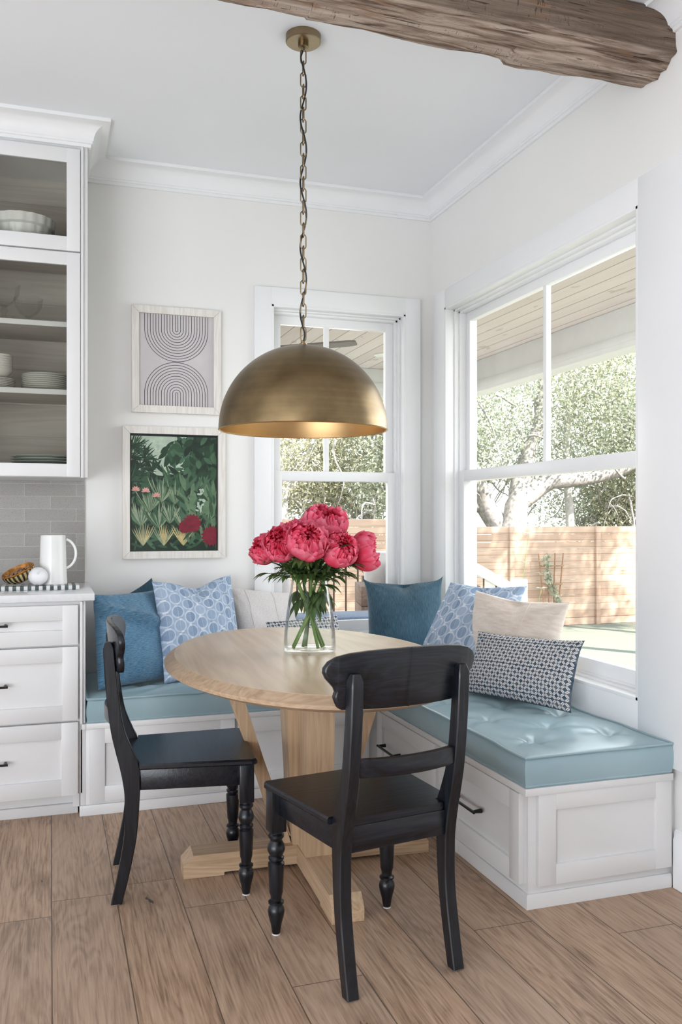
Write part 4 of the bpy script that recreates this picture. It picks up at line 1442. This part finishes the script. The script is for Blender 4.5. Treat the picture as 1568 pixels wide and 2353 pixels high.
    bmesh.ops.bevel(bm, geom=sharp, offset=.0045, segments=2, affect='EDGES', profile=.5)
    for v in bm.verts:
        v.co.y += -.2385 + .040 * (abs(v.co.x) / .236) ** 2.0 + (v.co.z - .82) * -.10
    B = MB(); B.bm(bm)
    B.build('crest_rail', M['blackwoodx'], r, smooth=35)
    # curved lower back rail
    vs, fs = [], []
    N = 20
    for i in range(N + 1):
        x = -.152 + .304 * i / N
        y = -.213 - .028 * (1 - (x / .152) ** 2)
        for (dy, dz) in ((-.009, .570), (-.011, .574), (-.011, .613), (-.009, .617), (.009, .617), (.010, .613), (.010, .574), (.009, .570)):
            vs.append((x, y + dy, dz))
    for i in range(N):
        for q in range(8):
            q2 = (q + 1) % 8
            fs.append((i * 8 + q, i * 8 + q2, (i + 1) * 8 + q2, (i + 1) * 8 + q))
    fs.append(tuple(range(8))); fs.append(tuple(N * 8 + q for q in range(8)))
    B = MB(); B.add(vs, fs)
    B.build('back_rail', M['blackwoodx'], r, smooth=35)
    return r
chair((0.863, 2.368, 0), math.radians(9.6), 'black wooden dining chair in front, its back to the viewer')
chair((0.425, 3.046, 0), math.radians(-94.8), 'black wooden dining chair side-on at the left of the table')

# ------------------------------------------------------------------ vase and peonies
vase_c = Vector((0.900, 3.072, 0.7503))
r = empty('glass_vase', vase_c, 'clear glass vase holding pink peonies on the table', 'vase')
B = MB()
outp = [(0, 0), (.086, 0), (.093, .004), (.0955, .012), (.0955, .035), (.093, .075), (.086, .135), (.077, .195), (.070, .235), (.0665, .262)]
inp = [(.0645, .262), (.068, .235), (.075, .195), (.084, .135), (.091, .075), (.0932, .035), (.090, .020), (.080, .015), (0, .0145)]
B.lathe(outp + inp, 64)
B.build('vase_glass', M['vase'], r, smooth=50)
B = MB()
B.lathe([(0, .0155), (.0795, .0158), (.0893, .0206), (.0923, .035), (.0902, .075), (.0868, .106), (0, .106)], 64)
B.build('water', M['water'], r, smooth=50)

def bloom_mesh(B, Rb, axis, ctr, seed, openness):
    rd = random.Random(seed)
    q = Vector((0, 0, 1)).rotation_difference(axis).to_matrix().to_4x4()
    T = Matrix.Translation(ctr) @ q
    tone = []
    layers = [(7, 1.08, 66 - 6 * openness, 1.2, .9), (8, 1.01, 50, 1.05, .8), (9, .93, 38, .9, .68), (11, .84, 28 + 8 * openness, .85, .58), (12, .72, 20 + 10 * openness, .8, .45), (12, .58, 12 + 10 * openness, .8, .32), (9, .40, 8, .9, .2)]
    for li, (cnt, rs, endp, wd, tn) in enumerate(layers):
        ph0 = rd.uniform(0, 6)
        for k in range(cnt):
            az = ph0 + 2 * PI * k / cnt + rd.uniform(-.16, .16)
            W = wd * 2 * PI / cnt * rd.uniform(.85, 1.15) * .62
            e1 = math.radians(endp + rd.uniform(-9, 13))
            e0 = math.radians(176)
            rad = Rb * rs * rd.uniform(.95, 1.05)
            nu, nv = 9, 10
            vs, fs = [], []
            tb = tn * 0.5 - .05 + rd.uniform(-.16, .16)
            s1, s2 = rd.uniform(0, 6), rd.uniform(3, 6)
            curl = rd.uniform(-.08, .22) if li < 3 else rd.uniform(-.10, .22)
            ruf = .05 if li < 2 else .10
            for iv in range(nv):
                v = iv / (nv - 1)
                pol = e0 + (e1 - e0) * v
                shape = min(1, .25 + 1.6 * v) * (1 if v < .8 else (1 - ((v - .8) / .2) ** 2 * .55))
                for iu in range(nu):
                    u = iu / (nu - 1) * 2 - 1
                    notch = .10 * abs(math.sin(s2 * u + s1)) * v * v + .10 * u * u * v * v
                    pp = pol + notch * (e0 - e1) * .35
                    a = az + u * W * shape / max(.42, math.sin(max(.25, min(PI - .25, pp)))) * .82
                    rr = rad * (1 + curl * max(0, v - .65) * 2 + ruf * math.sin(5.5 * u + s1) * v * v + .5 * ruf * math.sin(11 * u + s2) * v ** 4 - .05 * u * u * v)
                    # slightly squashed sphere
                    vs.append((rr * math.sin(pp) * math.cos(a), rr * math.sin(pp) * math.sin(a), rr * math.cos(pp) * .86))
                    tone.append(max(0, min(1, tb + .42 * v * v + (.30 if li < 3 else .15) * max(0, (v - .72) / .28) + .14 * u * u)))
            for iv in range(nv - 1):
                for iu in range(nu - 1):
                    fs.append((iv * nu + iu, iv * nu + iu + 1, (iv + 1) * nu + iu + 1, (iv + 1) * nu + iu))
            B.add(vs, fs, T)
    return tone

def leaflet(B, base, d, up, L, W, droop):
    n = 7
    d = d.normalized()
    side = d.cross(up).normalized()
    vs, fs = [], []
    p = Vector(base)
    dd = d.copy()
    for i in range(n):
        s = i / (n - 1)
        wd = W * (math.sin(PI * min(1, .08 + .92 * s) ** .85)) * .5
        nn = side.cross(dd).normalized()
        vs += [tuple(p - side * wd + nn * wd * .35), tuple(p), tuple(p + side * wd + nn * wd * .35)]
        p = p + dd * (L / (n - 1))
        dd = (dd + Vector((0, 0, -droop / n))).normalized()
    for i in range(n - 1):
        fs.append((i * 3, i * 3 + 1, i * 3 + 4, i * 3 + 3))
        fs.append((i * 3 + 1, i * 3 + 2, i * 3 + 5, i * 3 + 4))
    B.add(vs, fs)

peonies = [  # centre, radius, facing, foot of stem (relative to vase axis), label
    ((0.742, 3.120, 1.128), .056, (-.75, -.35, .35), (.045, -.01), 'coral pink peony at the far left, drooping outwards', 0.2),
    ((0.776, 3.010, 1.146), .060, (-.40, -.75, .45), (.060, .02), 'coral pink peony, second from the left, dark open centre', 0.8),
    ((0.866, 3.165, 1.192), .062, (-.35, .1, .9), (.02, -.04), 'darker pink peony at the back left of the bunch', 0.5),
    ((0.848, 2.925, 1.158), .068, (-.05, -.80, .55), (.00, .05), 'full pale-edged pink peony at the front of the bunch', 0.3),
    ((0.958, 3.055, 1.220), .078, (.05, -.45, .85), (-.02, .02), 'largest pink peony, topmost of the bunch', 0.9),
    ((0.972, 2.945, 1.128), .064, (.15, -.75, .50), (-.055, .03), 'hot pink cupped peony, second from the right', 0.7),
    ((1.095, 3.010, 1.118), .068, (.80, -.30, .25), (-.065, -.01), 'bright pink peony at the far right, facing outwards', 1.0),
]
neck = vase_c + Vector((0, 0, .235))
for pi_, (c, Rb, ax, ft, label, opn) in enumerate(peonies):
    c = Vector(c); ax = Vector(ax).normalized()
    org = vase_c + Vector((ft[0], ft[1], .0175))
    r = empty('peony', org, label, 'flower', 'peonies in the glass vase')
    B = MB()
    tone = bloom_mesh(B, Rb, ax, c - org, 100 + pi_ * 7, opn)
    o = B.build('bloom', M['petal'], r, smooth=80)
    at = o.data.attributes.new('tone', 'FLOAT', 'POINT')
    if len(tone) == len(o.data.vertices):
        at.data.foreach_set('value', tone)
    # stem: from the foot through the neck to under the bloom
    p0 = org
    nk = neck + Vector((-(ft[0]) * .45 + (c.x - vase_c.x) * .10, -(ft[1]) * .45 + (c.y - vase_c.y) * .10, 0))
    p3 = c - ax * Rb * .80
    pts = []
    for k in range(8):
        pts.append(p0.lerp(nk, k / 7) - org)
    d0 = (nk - p0).normalized()
    for k in range(1, 13):
        s = k / 12
        q1 = nk + d0 * .06
        q2 = p3 - (ax * .5 + Vector((0, 0, .5))) * .04
        pts.append(nk * (1 - s) ** 3 + q1 * 3 * s * (1 - s) ** 2 + q2 * 3 * s * s * (1 - s) + p3 * s ** 3 - org)
    B = MB(); B.tube(pts, [.0058] * 8 + [.0045] * 12, 8)
    B.build('stem', M['stem'], r)
    # sepals
    B = MB()
    for k in range(4):
        a = k * PI / 2 + pi_
        dirv = (Matrix.Rotation(a, 3, ax) @ ax.orthogonal()).normalized()
        leaflet(B, p3 - org, dirv + ax * .3, ax, .05, .012, .3)
    B.build('sepals', M['pleaf'], r, smooth=0)
    # leaves: compound, spreading just above the vase mouth and some inside it
    rd = random.Random(40 + pi_)
    out = Vector((c.x - vase_c.x, c.y - vase_c.y, 0)); out = out.normalized() if out.length > .02 else Vector((0, -1, 0))
    for lf in range(13):
        s = [.30, .40, .52, .66, .80, .12, .02, .22, .45, -.09, .10, .16, -.02][lf]
        k = min(len(pts) - 1, 7 + int(s * 12))
        bp = pts[k]
        a = rd.uniform(-1.3, 1.3) if lf < 5 else rd.uniform(-3, 3)
        dv = (Matrix.Rotation(a, 3, 'Z') @ out) + Vector((0, 0, rd.uniform(-.1, .9)))
        dv.normalize()
        L = rd.uniform(.04, .085) if lf < 9 else .028
        if lf in (6, 9, 10, 11, 12):
            dv = (dv * .45 + Vector((0, 0, -.7 if lf in (9, 12) else 1))).normalized()
        B = MB()
        B.tube([bp, bp + dv * L * .5, bp + dv * L], [.0016, .0014, .001], 5)
        tip = bp + dv * L
        side = dv.cross(Vector((0, 0, 1))).normalized()
        for (t_, sd, ll) in ((.55, .9, .062), (.6, -.9, .060), (.95, .55, .062), (.95, -.55, .062), (1.0, 0, .072)):
            leaflet(B, bp + dv * L * t_, dv + side * sd, Vector((0, 0, 1)), ll * rd.uniform(.75, 1.2), rd.uniform(.014, .026), rd.uniform(.5, 1.8))
        B.build('leaf', M['pleaf'], r, smooth=0)

# ------------------------------------------------------------------ pendant
def pendant():
    px, py = 0.868, 3.045
    r = empty('pendant_light', (px, py, ZC), 'aged brass dome pendant light hanging on a chain over the table', 'pendant light')
    zr = 1.557 - ZC
    R = .304
    B = MB()
    po, pi_ = [], []
    N = 28
    for k in range(N + 1):
        a = PI / 2 * k / N
        po.append((R * math.sin(a) + (1e-4 if k == 0 else 0), zr + R * math.cos(a)))
    B.lathe(po[::-1], 96)
    B.build('dome_shade', M['brass'], r, smooth=60)
    B = MB()
    for k in range(N + 1):
        a = PI / 2 * k / N
        pi_.append(((R - .006) * math.sin(a) + (1e-4 if k == 0 else 0), zr + (R - .006) * math.cos(a)))
    B.lathe([(R, zr), (R + .0012, zr - .001), (R - .003, zr - .0035), (R - .006, zr - .001)] + pi_[::-1], 96)
    B.build('shade_lining', M['brassin'], r, smooth=60)
    B = MB()
    B.lathe([(0, zr + R - .006), (.022, zr + R - .03), (.022, zr + R - .10), (.018, zr + R - .105), (0, zr + R - .105)], 24)
    B.build('lamp_socket', M['brassdk'], r)
    B = MB()
    B.lathe([(0, 0), (.0635, 0), (.0635, -.024), (.060, -.027), (0, -.027)], 56)
    B.lathe([(0, -.026), (.019, -.026), (.019, -.042), (.015, -.045), (.008, -.046), (.006, -.055), (0, -.055)], 32)
    B.build('canopy', M['brassdk'], r)
    B = MB()
    zt = zr + R
    B.lathe([(0, zt - .001), (.014, zt - .0005), (.014, zt + .008), (.009, zt + .010), (.009, zt + .016), (0, zt + .016)], 24)
    B.build('finial', M['brassdk'], r)
    def link_mb(L, W, wire):
        B = MB()
        pts = []
        rr = W / 2
        for k in range(9):
            a = PI * k / 8
            pts.append((rr * math.cos(a), 0, (L / 2 - rr) + rr * math.sin(a)))
        for k in range(9):
            a = PI + PI * k / 8
            pts.append((rr * math.cos(a), 0, -(L / 2 - rr) + rr * math.sin(a)))
        B.tube(pts, wire, 8, closed=True)
        return B
    ztop, zbot = -.058, zt + .020
    n = 25
    step = (ztop - zbot) / n
    L = step + .0105
    first = None
    for k in range(n):
        z = ztop - step * (k + .5) + .002
        if first is None:
            o = link_mb(L, .0195, .0023).build('chain_link', M['brassdk'], r); first = o
        else:
            o = first.copy(); COL.objects.link(o); o.parent = r
        o.location = (0, 0, z)
        o.rotation_euler = (0, 0, YAW * -1 + .25 + (PI / 2) * (k % 2))
    B = MB()
    pts = []
    for k in range(120):
        s = k / 119
        z = -.05 + (zbot - .006 + .05) * s
        a = s * 2 * PI * 4.5 + 2.6
        env = min(1, s / .03, (1 - s) / .03)
        pts.append((.011 * env * math.cos(a), .010 * env * math.sin(a), z))
    B.tube(pts, .0031, 8)
    B.build('power_cord', M['cord'], r)
pendant()

# ------------------------------------------------------------------ outside: porch, garden, trees
B = MB(); B.box((2.2, 4.65, -0.2), (3.45, 7.45, -0.06)); B.box((-3, 4.65, -0.2), (2.2, 7.45, -0.06))
o = B.build('porch_floor', M['deck'], smooth=0); tag(o, kind='structure')
B = MB()
B.box((-3.0, 4.61, 2.578), (3.62, 7.62, 2.66)); B.box((2.17, -1.5, 2.578), (3.62, 4.61, 2.66))
tag(B.build('porch_ceiling', M['soffit'], smooth=0), kind='structure')
B = MB()
B.box((3.45, -1.5, 2.312), (3.60, 7.60, 2.577), .004); B.box((3.44, -1.5, 2.350), (3.45, 7.36, 2.40), .002)
B.box((-3.0, 7.36, 2.335), (3.449, 7.60, 2.577), .004); B.box((-3.0, 7.35, 2.39), (3.44, 7.36, 2.45), .002)
tag(B.build('porch_beam', M['railwhite']), kind='structure')
# house wall outside below/around is the room wall itself
B = MB()
B.add([(-60, -30, -0.95), (90, -30, -0.95), (90, 70, -0.95), (-60, 70, -0.95)], [(0, 1, 2, 3)])
tag(B.build('ground', M['grass'], smooth=0), kind='structure')

def fence_run(x0, x1, y, z0, z1, posts, label):
    r = empty('garden_fence', ((x0 + x1) / 2, y, z0), label, 'fence')
    T = Matrix.Translation((-(x0 + x1) / 2, -y, -z0))
    B = MB()
    nb = int((z1 - z0) / .145)
    hgt = (z1 - z0) / nb
    for k in range(nb):
        B.box((x0, y, z0 + k * hgt + .004), (x1, y + .022 + .004 * (k % 2), z0 + (k + 1) * hgt), .003, T)
    B.build('fence_boards', M['fence'], r, smooth=0)
    for x in posts:
        B = MB(); B.box((x - .05, y - .06, z0), (x + .05, y - .001, z1 + .005), .004, T)
        B.build('fence_post', M['fence'], r)
fence_run(7.0, 19, 15.5, -0.95, 1.065, [8.72, 10.72, 12.7, 14.7], 'sunlit cedar board fence across the lawn, seen through the large window')
fence_run(-4, 6.98, 15.9, -0.95, 1.215, [0.9, 2.9, 4.9, 6.85], 'taller cedar board fence seen through the narrow window')

r = empty('garden_trellis', (9.53, 15.32, -0.94), 'fan-shaped wooden trellis with a climbing vine against the fence', 'trellis')
B = MB()
for s in (-1, -.33, .33, 1):
    B.tube([(s * .12, .0, 0), (s * .285, .02, 1.47)], .016, 6)
for (z, w) in ((.42, .19), (.85, .235), (1.22, .275)):
    B.box((-w, -.025, z - .018), (w, -.005, z + .018))
B.build('trellis_slats', M['trellis'], r)
B = MB()
for q in range(240):
    z = rng.uniform(.3, 1.45)
    x = .10 * math.sin(z * 4) - .10 * (z - .6) + rng.normal(0, .05)
    B.add([tuple(Vector((x, -.05, z)) + Vector(rng.normal(0, .035, 3))) for _ in range(3)], [(0, 1, 2)])
B.build('vine_leaves', M['oakleaf'], r, smooth=0)

def railing():
    r = empty('porch_railing', (2.0, 7.2, -0.06), 'white porch railing with thin dark balusters beyond the narrow window', 'railing')
    T = Matrix.Translation((-2.0, -7.2, .06))
    B = MB()
    B.box((-2.5, 7.17, .905), (3.44, 7.25, .948), .005, T); B.box((-2.5, 7.185, .07), (3.44, 7.235, .11), .004, T)
    B.build('rails', M['railwhite'], r)
    B = MB(); B.box((3.36, 7.13, -.06), (3.46, 7.27, 1.02), .005, T)
    B.build('newel_post', M['railwhite'], r)
    first = None
    for k in range(52):
        x = -2.4 + k * .11
        if first is None:
            B = MB(); B.tube([(0, 0, 0), (0, 0, .80)], .0085, 8)
            o = B.build('baluster', M['baluster'], r); first = o
        else:
            o = first.copy(); COL.objects.link(o); o.parent = r
        o.location = (x - 2.0, .01, .168)
railing()
def stair_rail():
    r = empty('stair_handrail', (3.9, 7.3, -0.95), 'white sloping stair handrail ending in a square post outside', 'handrail')
    T = Matrix.Translation((-3.9, -7.3, .95))
    B = MB()
    B.prism([(3.47, .960), (4.15, .600), (4.15, .500), (3.47, .860)], 7.25, 7.35, 'XZ', T)
    B.build('handrail', M['railwhite'], r, smooth=0)
    B = MB(); B.box((4.13, 7.24, -.95), (4.25, 7.36, .665), .006, T)
    B.build('newel_post', M['railwhite'], r)
    for k in range(5):
        x = 3.56 + k * .13
        B = MB(); B.tube([(x, 7.3, -.1 - .5 * (x - 3.47)), (x, 7.3, .90 - .53 * (x - 3.47))], .0085, 8, T)
        B.build('baluster', M['baluster'], r)
stair_rail()

def fan():
    r = empty('porch_ceiling_fan', (1.37, 5.75, 2.577), 'grey porch ceiling fan half hidden behind the brass shade', 'ceiling fan')
    B = MB(); B.lathe([(0, 0), (.07, 0), (.06, -.05), (.018, -.06), (.018, -.16), (.09, -.17), (.10, -.24), (.06, -.27), (0, -.275)], 28)
    B.build('fan_motor', M['fan'], r)
    for k in range(3):
        B = MB()
        vs, fs = [], []
        N = 14
        for i in range(N + 1):
            s = i / N
            x = .08 + .55 * s
            w = .075 - .03 * s
            if s > .93: w *= .6
            for (dy, dz) in ((-w, .006), (-w, -.006), (w, -.016), (w, -.004)):
                vs.append((x, dy, -.205 + dz + .02 * s))
        for i in range(N):
            for q in range(4):
                q2 = (q + 1) % 4
                fs.append((i * 4 + q, i * 4 + q2, (i + 1) * 4 + q2, (i + 1) * 4 + q))
        fs += [(0, 1, 2, 3), tuple(N * 4 + q for q in range(4))]
        B.add(vs, fs, Matrix.Rotation(math.radians(-32) + k * 2 * PI / 3, 4, 'Z'))
        B.build('fan_blade', M['fan'], r)
fan()
B = MB(); B.lathe([(0, 0), (.085, 0), (.085, -.008), (.07, -.012), (0, -.012)], 32)
o = B.build('porch_downlight', M['lamp']); o.location = (2.60, 6.70, 2.577)
tag(o, 'round white downlight in the porch ceiling beside the fan', 'downlight')

def patio_chair():
    rz = math.radians(-14)
    r = empty('patio_armchair', (2.281, 5.838, -0.06), 'brown wooden patio armchair with pale cushions outside the narrow window', 'armchair', rz=rz)
    for x0 in (-.215, .52):
        B = MB()
        for k in range(6):
            B.box((x0, -.35, .08 + k * .135 - .05), (x0 + .08, .12, .08 + k * .135 + .082), .003)
        B.build('arm_panel', M['patiowood'], r)
    B = MB(); B.box((-.134, -.30, .22), (.519, .44, .32), .004); B.box((-.134, .38, .32), (.519, .46, .86), .004)
    for x0 in (-.134, .44):
        B.box((x0, .36, 0), (x0 + .079, .44, .22), .004)
    B.build('seat_base', M['patiowood'], r)
    B = MB(); B.box((-.128, -.34, .322), (.513, .35, .52), .05, None, seg=4)
    B.build('seat_cushion', M['outcush'], r)
    B = MB(); B.box((-.128, .15, .525), (.513, .37, 1.04), .06, None, seg=4)
    B.build('back_cushion', M['outcush'], r)
    B = MB(); B.box((.0, -.04, .53), (.42, .12, .99), .055, None, seg=4)
    o = B.build('floral_pillow', M['floral'])
    o.location = (2.281, 5.838, -.06); o.rotation_euler = (0, 0, rz)
    tag(o, 'grey and white floral pillow on the patio armchair', 'pillow')
patio_chair()
B = MB(); B.box((1.40, 5.05, .40), (2.25, 5.50, .625), .06, None, seg=4)
ot = empty('patio_ottoman', (1.80, 5.28, -0.06), 'blue-cushioned low patio ottoman just outside the narrow window', 'ottoman')
T = Matrix.Translation((-1.80, -5.28, .06))
B = MB(); B.box((1.42, 5.06, -.06), (2.23, 5.50, .398), .006, T); B.build('ottoman_base', M['patiowood'], ot)
B = MB(); B.box((1.40, 5.05, .40), (2.25, 5.50, .630), .07, T, seg=5); o = B.build('ottoman_cushion', M['denim'], ot)
u = o.data.uv_layers.new(name='UVMap')
for lp in o.data.loops:
    c = o.data.vertices[lp.vertex_index].co
    u.data[lp.index].uv = (c.x, c.y + c.z)
sf = empty('patio_sofa', (1.45, 6.4, -0.06), 'white cushioned patio sofa beyond the narrow window', 'sofa')
T = Matrix.Translation((-1.45, -6.4, .06))
B = MB(); B.box((.95, 6.1, -.06), (1.78, 6.9, .30), .006, T); B.build('sofa_base', M['patiowood'], sf)
B = MB(); B.box((.95, 6.08, .302), (1.78, 6.62, .50), .06, T, seg=4); B.build('seat_cushion', M['outcush'], sf)
B = MB(); B.box((.95, 6.55, .49), (1.78, 6.80, .93), .07, T, seg=4); B.build('back_cushion', M['outcush'], sf)

# a slender shrub shoot just outside the large window
r = empty('garden_shoot', (3.95, 6.9, -0.95), 'slender leafy plant shoots outside the large window', 'plant')
B = MB()
rd = random.Random(3)
BL_ = MB()
for (dx, dy, hh, lean) in ((-.05, 0, 2.05, .16), (.05, .05, 1.55, .22), (.0, -.05, 1.45, .02)):
    pts = [Vector((dx + lean * (k / 8) ** 2, dy, hh * k / 8)) for k in range(9)]
    B.tube(pts, [.006 - .0005 * k for k in range(9)], 6)
    for k in range(3, 9):
        for sgn in (-1, 1):
            leaflet(BL_, pts[k], Vector((sgn, rd.uniform(-.5, .5), .3)), Vector((0, 0, 1)), .075 * rd.uniform(.6, 1), .035, .5)
B.build('stems', M['stem'], r)
BL_.build('leaves', M['oakleaf'], r, smooth=0)

def leaf_cloud(name, blobs, n, size, mat, parent):
    """blobs: (centre, radii, weight); many small leaf quads in clumps"""
    wts = np.array([b[2] for b in blobs], float); wts /= wts.sum()
    idx = rng.choice(len(blobs), n, p=wts)
    cen = np.array([b[0] for b in blobs])[idx]
    rad = np.array([b[1] for b in blobs])[idx]
    d = rng.normal(size=(n, 3)); d /= np.linalg.norm(d, axis=1)[:, None]
    rr = rng.uniform(.15, 1, n) ** .6
    pos = cen + d * rad * rr[:, None]
    # clump: pull towards random twig centres
    tw = pos[rng.integers(0, n, n // 22 + 1)]
    near = tw[rng.integers(0, len(tw), n)]
    sel = np.linalg.norm(near - pos, axis=1) < 1.4
    pos[sel] = near[sel] + rng.normal(0, .22, (sel.sum(), 3))
    a = rng.normal(size=(n, 3)); a /= np.linalg.norm(a, axis=1)[:, None]
    b = rng.normal(size=(n, 3)); b -= (b * a).sum(1)[:, None] * a; b /= np.linalg.norm(b, axis=1)[:, None]
    sz = size * rng.uniform(.6, 1.3, n)[:, None]
    v = np.stack([pos - a * sz, pos + b * sz * .45, pos + a * sz, pos - b * sz * .45], 1).reshape(-1, 3)
    me = bpy.data.meshes.new(name)
    f = np.arange(4 * n).reshape(n, 4)
    me.from_pydata(v.tolist(), [], f.tolist())
    me.materials.append(mat)
    o = bpy.data.objects.new(name, me)
    COL.objects.link(o); o.parent = parent
    o['kind'] = 'stuff'
    return o

def limb(B, pts, r0, r1, wob=.12, seed=0):
    P = [Vector(p) for p in pts]
    out = []
    for i in range(len(P) - 1):
        for k in range(5):
            s = k / 5
            q = P[i].lerp(P[i + 1], s)
            out.append(q + Vector((noise.noise(q * 1.3 + Vector((seed, 0, 0))), noise.noise(q * 1.3 + Vector((0, seed, 5))), noise.noise(q * 1.3 + Vector((9, 0, seed))))) * wob)
    out.append(P[-1])
    m = len(out)
    B.tube(out, [r0 + (r1 - r0) * (i / (m - 1)) ** .8 for i in range(m)], 10)

def tree(name, loc, label, trunk, blobs, n, size, mat, bark, cat='tree', twigs=70):
    r = empty(name, loc, label, cat, 'trees beyond the fence')
    B = MB()
    for t_ in trunk:
        limb(B, *t_)
    td = random.Random(n)
    for _ in range(twigs):
        c, rad, w = blobs[td.randrange(len(blobs))]
        p = Vector(c) + Vector((td.uniform(-1, 1) * rad[0], td.uniform(-1, 1) * rad[1], td.uniform(-1, .6) * rad[2])) * .8
        dr = Vector((td.uniform(-1, 1), td.uniform(-.4, .4), td.uniform(-.9, .5)))
        limb(B, [p, p + dr * .5, p + dr * 1.0 + Vector((0, 0, -.15)), p + dr * 1.3 + Vector((0, 0, -.4))], .032, .008, .25, td.uniform(0, 50))
    B.build('trunk', bark, r, smooth=60)
    leaf_cloud('foliage', blobs, n, size, mat, r)
    return r
# big live oak behind the fence (fills the large window)
tree('oak_tree', (10.1, 18.5, -0.95), 'large gnarled live oak behind the fence, seen through the large window',
     [([(0, 0, 0), (.15, .1, 1.6), (.55, 0, 2.6), (1.4, -.1, 3.1), (3.2, -.3, 3.3), (5.0, -.2, 3.9)], .42, .10, .2, 1),
      ([(.15, .1, 1.7), (-.3, .2, 2.6), (-.9, 0, 3.4), (-1.6, -.2, 4.6)], .32, .08, .2, 2),
      ([(.5, 0, 2.5), (.9, .3, 3.6), (1.3, .3, 5.0), (1.6, .2, 6.8)], .28, .06, .2, 3),
      ([(.1, 0, 1.2), (.9, .4, .9), (1.6, .5, .6)], .2, .1, .1, 5),
      ([(-.2, .2, 2.4), (-1.4, .2, 2.7), (-2.6, .1, 2.6)], .16, .05, .15, 6)],
     [((1.5, 0, 6.0), (4.2, 2.2, 2.6), 4), ((-1.6, 0, 4.6), (2.2, 2, 2.0), 2), ((4.4, .2, 4.6), (2.6, 2, 2.0), 2.2), ((1.0, 1.2, 3.9), (3.5, 1.0, 1.1), 1.4), ((-2.5, .4, 2.9), (1.2, 1, .9), .5), ((3.4, 1.5, 2.6), (2.2, .8, 1.0), .7)],
     46000, .052, M['oakleaf'], M['barkt'])
tree('slender_tree', (12.35, 19.0, -0.95), 'slender pale-trunked tree right of the oak behind the fence',
     [([(0, 0, 0), (.02, 0, 2), (-.06, .1, 4), (.1, 0, 7)], .14, .07, .06, 7)],
     [((.3, 0, 6.5), (1.8, 1.6, 2.2), 2), ((1.8, .4, 2.7), (1.3, .8, 1.3), 1.2)], 10000, .050, M['oakleaf2'], M['barkp'])
tree('cedar_tree', (15.2, 19.5, -0.95), 'leaning bushy tree at the right edge behind the fence',
     [([(-1.0, 0, 0), (-.5, 0, 1.6), (.3, .1, 3.0), (1.2, .2, 4.5)], .22, .08, .15, 8), ([(-.6, 0, 1.3), (-.9, .1, 2.6), (-.7, .1, 4.2)], .14, .05, .15, 9)],
     [((0, 0, 4.0), (2.4, 1.8, 2.2), 3), ((-.8, .3, 2.2), (1.6, 1.0, 1.0), 1.0)], 19000, .052, M['oakleaf'], M['barkt'])
tree('elm_tree', (5.2, 20.0, -0.95), 'pale-trunked tree behind the fence, seen through the narrow window',
     [([(0, 0, 0), (.05, 0, 2.0), (-.1, 0, 3.4), (-.5, .1, 5.2)], .17, .07, .12, 10), ([(0, 0, 2.6), (.6, .1, 3.6), (1.1, .1, 4.8)], .11, .05, .12, 11), ([(-.1, 0, 3.0), (-.9, 0, 3.3), (-1.8, .1, 3.2)], .07, .03, .12, 12)],
     [((.3, 0, 4.6), (2.6, 1.8, 2.0), 3), ((.4, .6, 2.9), (2.6, 1.0, .9), 1.4)], 20000, .050, M['oakleaf2'], M['barkp'])
tree('hackberry_tree', (7.6, 21.0, -0.95), 'dense green tree behind the taller fence right of the pale trunk',
     [([(0, 0, 0), (.1, 0, 2.0), (.5, .1, 3.6), (.3, .1, 5.5)], .22, .08, .12, 13), ([(.1, 0, 2.2), (-.8, 0, 3.0), (-1.2, .1, 4.0)], .12, .05, .12, 14)],
     [((0, 0, 4.4), (2.4, 1.6, 2.2), 3), ((0, .4, 2.7), (2.2, 1.0, 1.0), 1.2)], 19000, .052, M['oakleaf'], M['barkt'])
# the yard tree whose shadow falls on the fence (right of the view)
r = tree('yard_tree', (14.2, 8.6, -0.95), 'first yard tree right of the house casting dappled shade on the fence',
     [([(0, 0, 0), (.1, 0, 3), (-.4, .2, 5.5), (-.6, .3, 8)], .25, .08, .12, 20)],
     [((-.75, .85, 8.2), (1.15, 1.1, .85), 3), ((-2.5, .5, 8.7), (.7, .7, .45), .8), ((.5, .2, 7.6), (.7, .7, .45), .5)], 3600, .085, M['oakleaf'], M['barkt'])
tree('yard_tree', (11.2, 8.7, -0.95), 'second yard tree nearer the house shading the taller fence',
     [([(0, 0, 0), (-.1, 0, 3), (-.9, .6, 5.5), (-1.9, 1.2, 7.6)], .2, .07, .12, 30)],
     [((-2.4, 1.5, 8.0), (1.2, 1.0, .8), 2), ((-3.4, 1.7, 8.1), (1.0, .9, .7), 1.2)], 4200, .085, M['oakleaf'], M['barkt'], twigs=8)
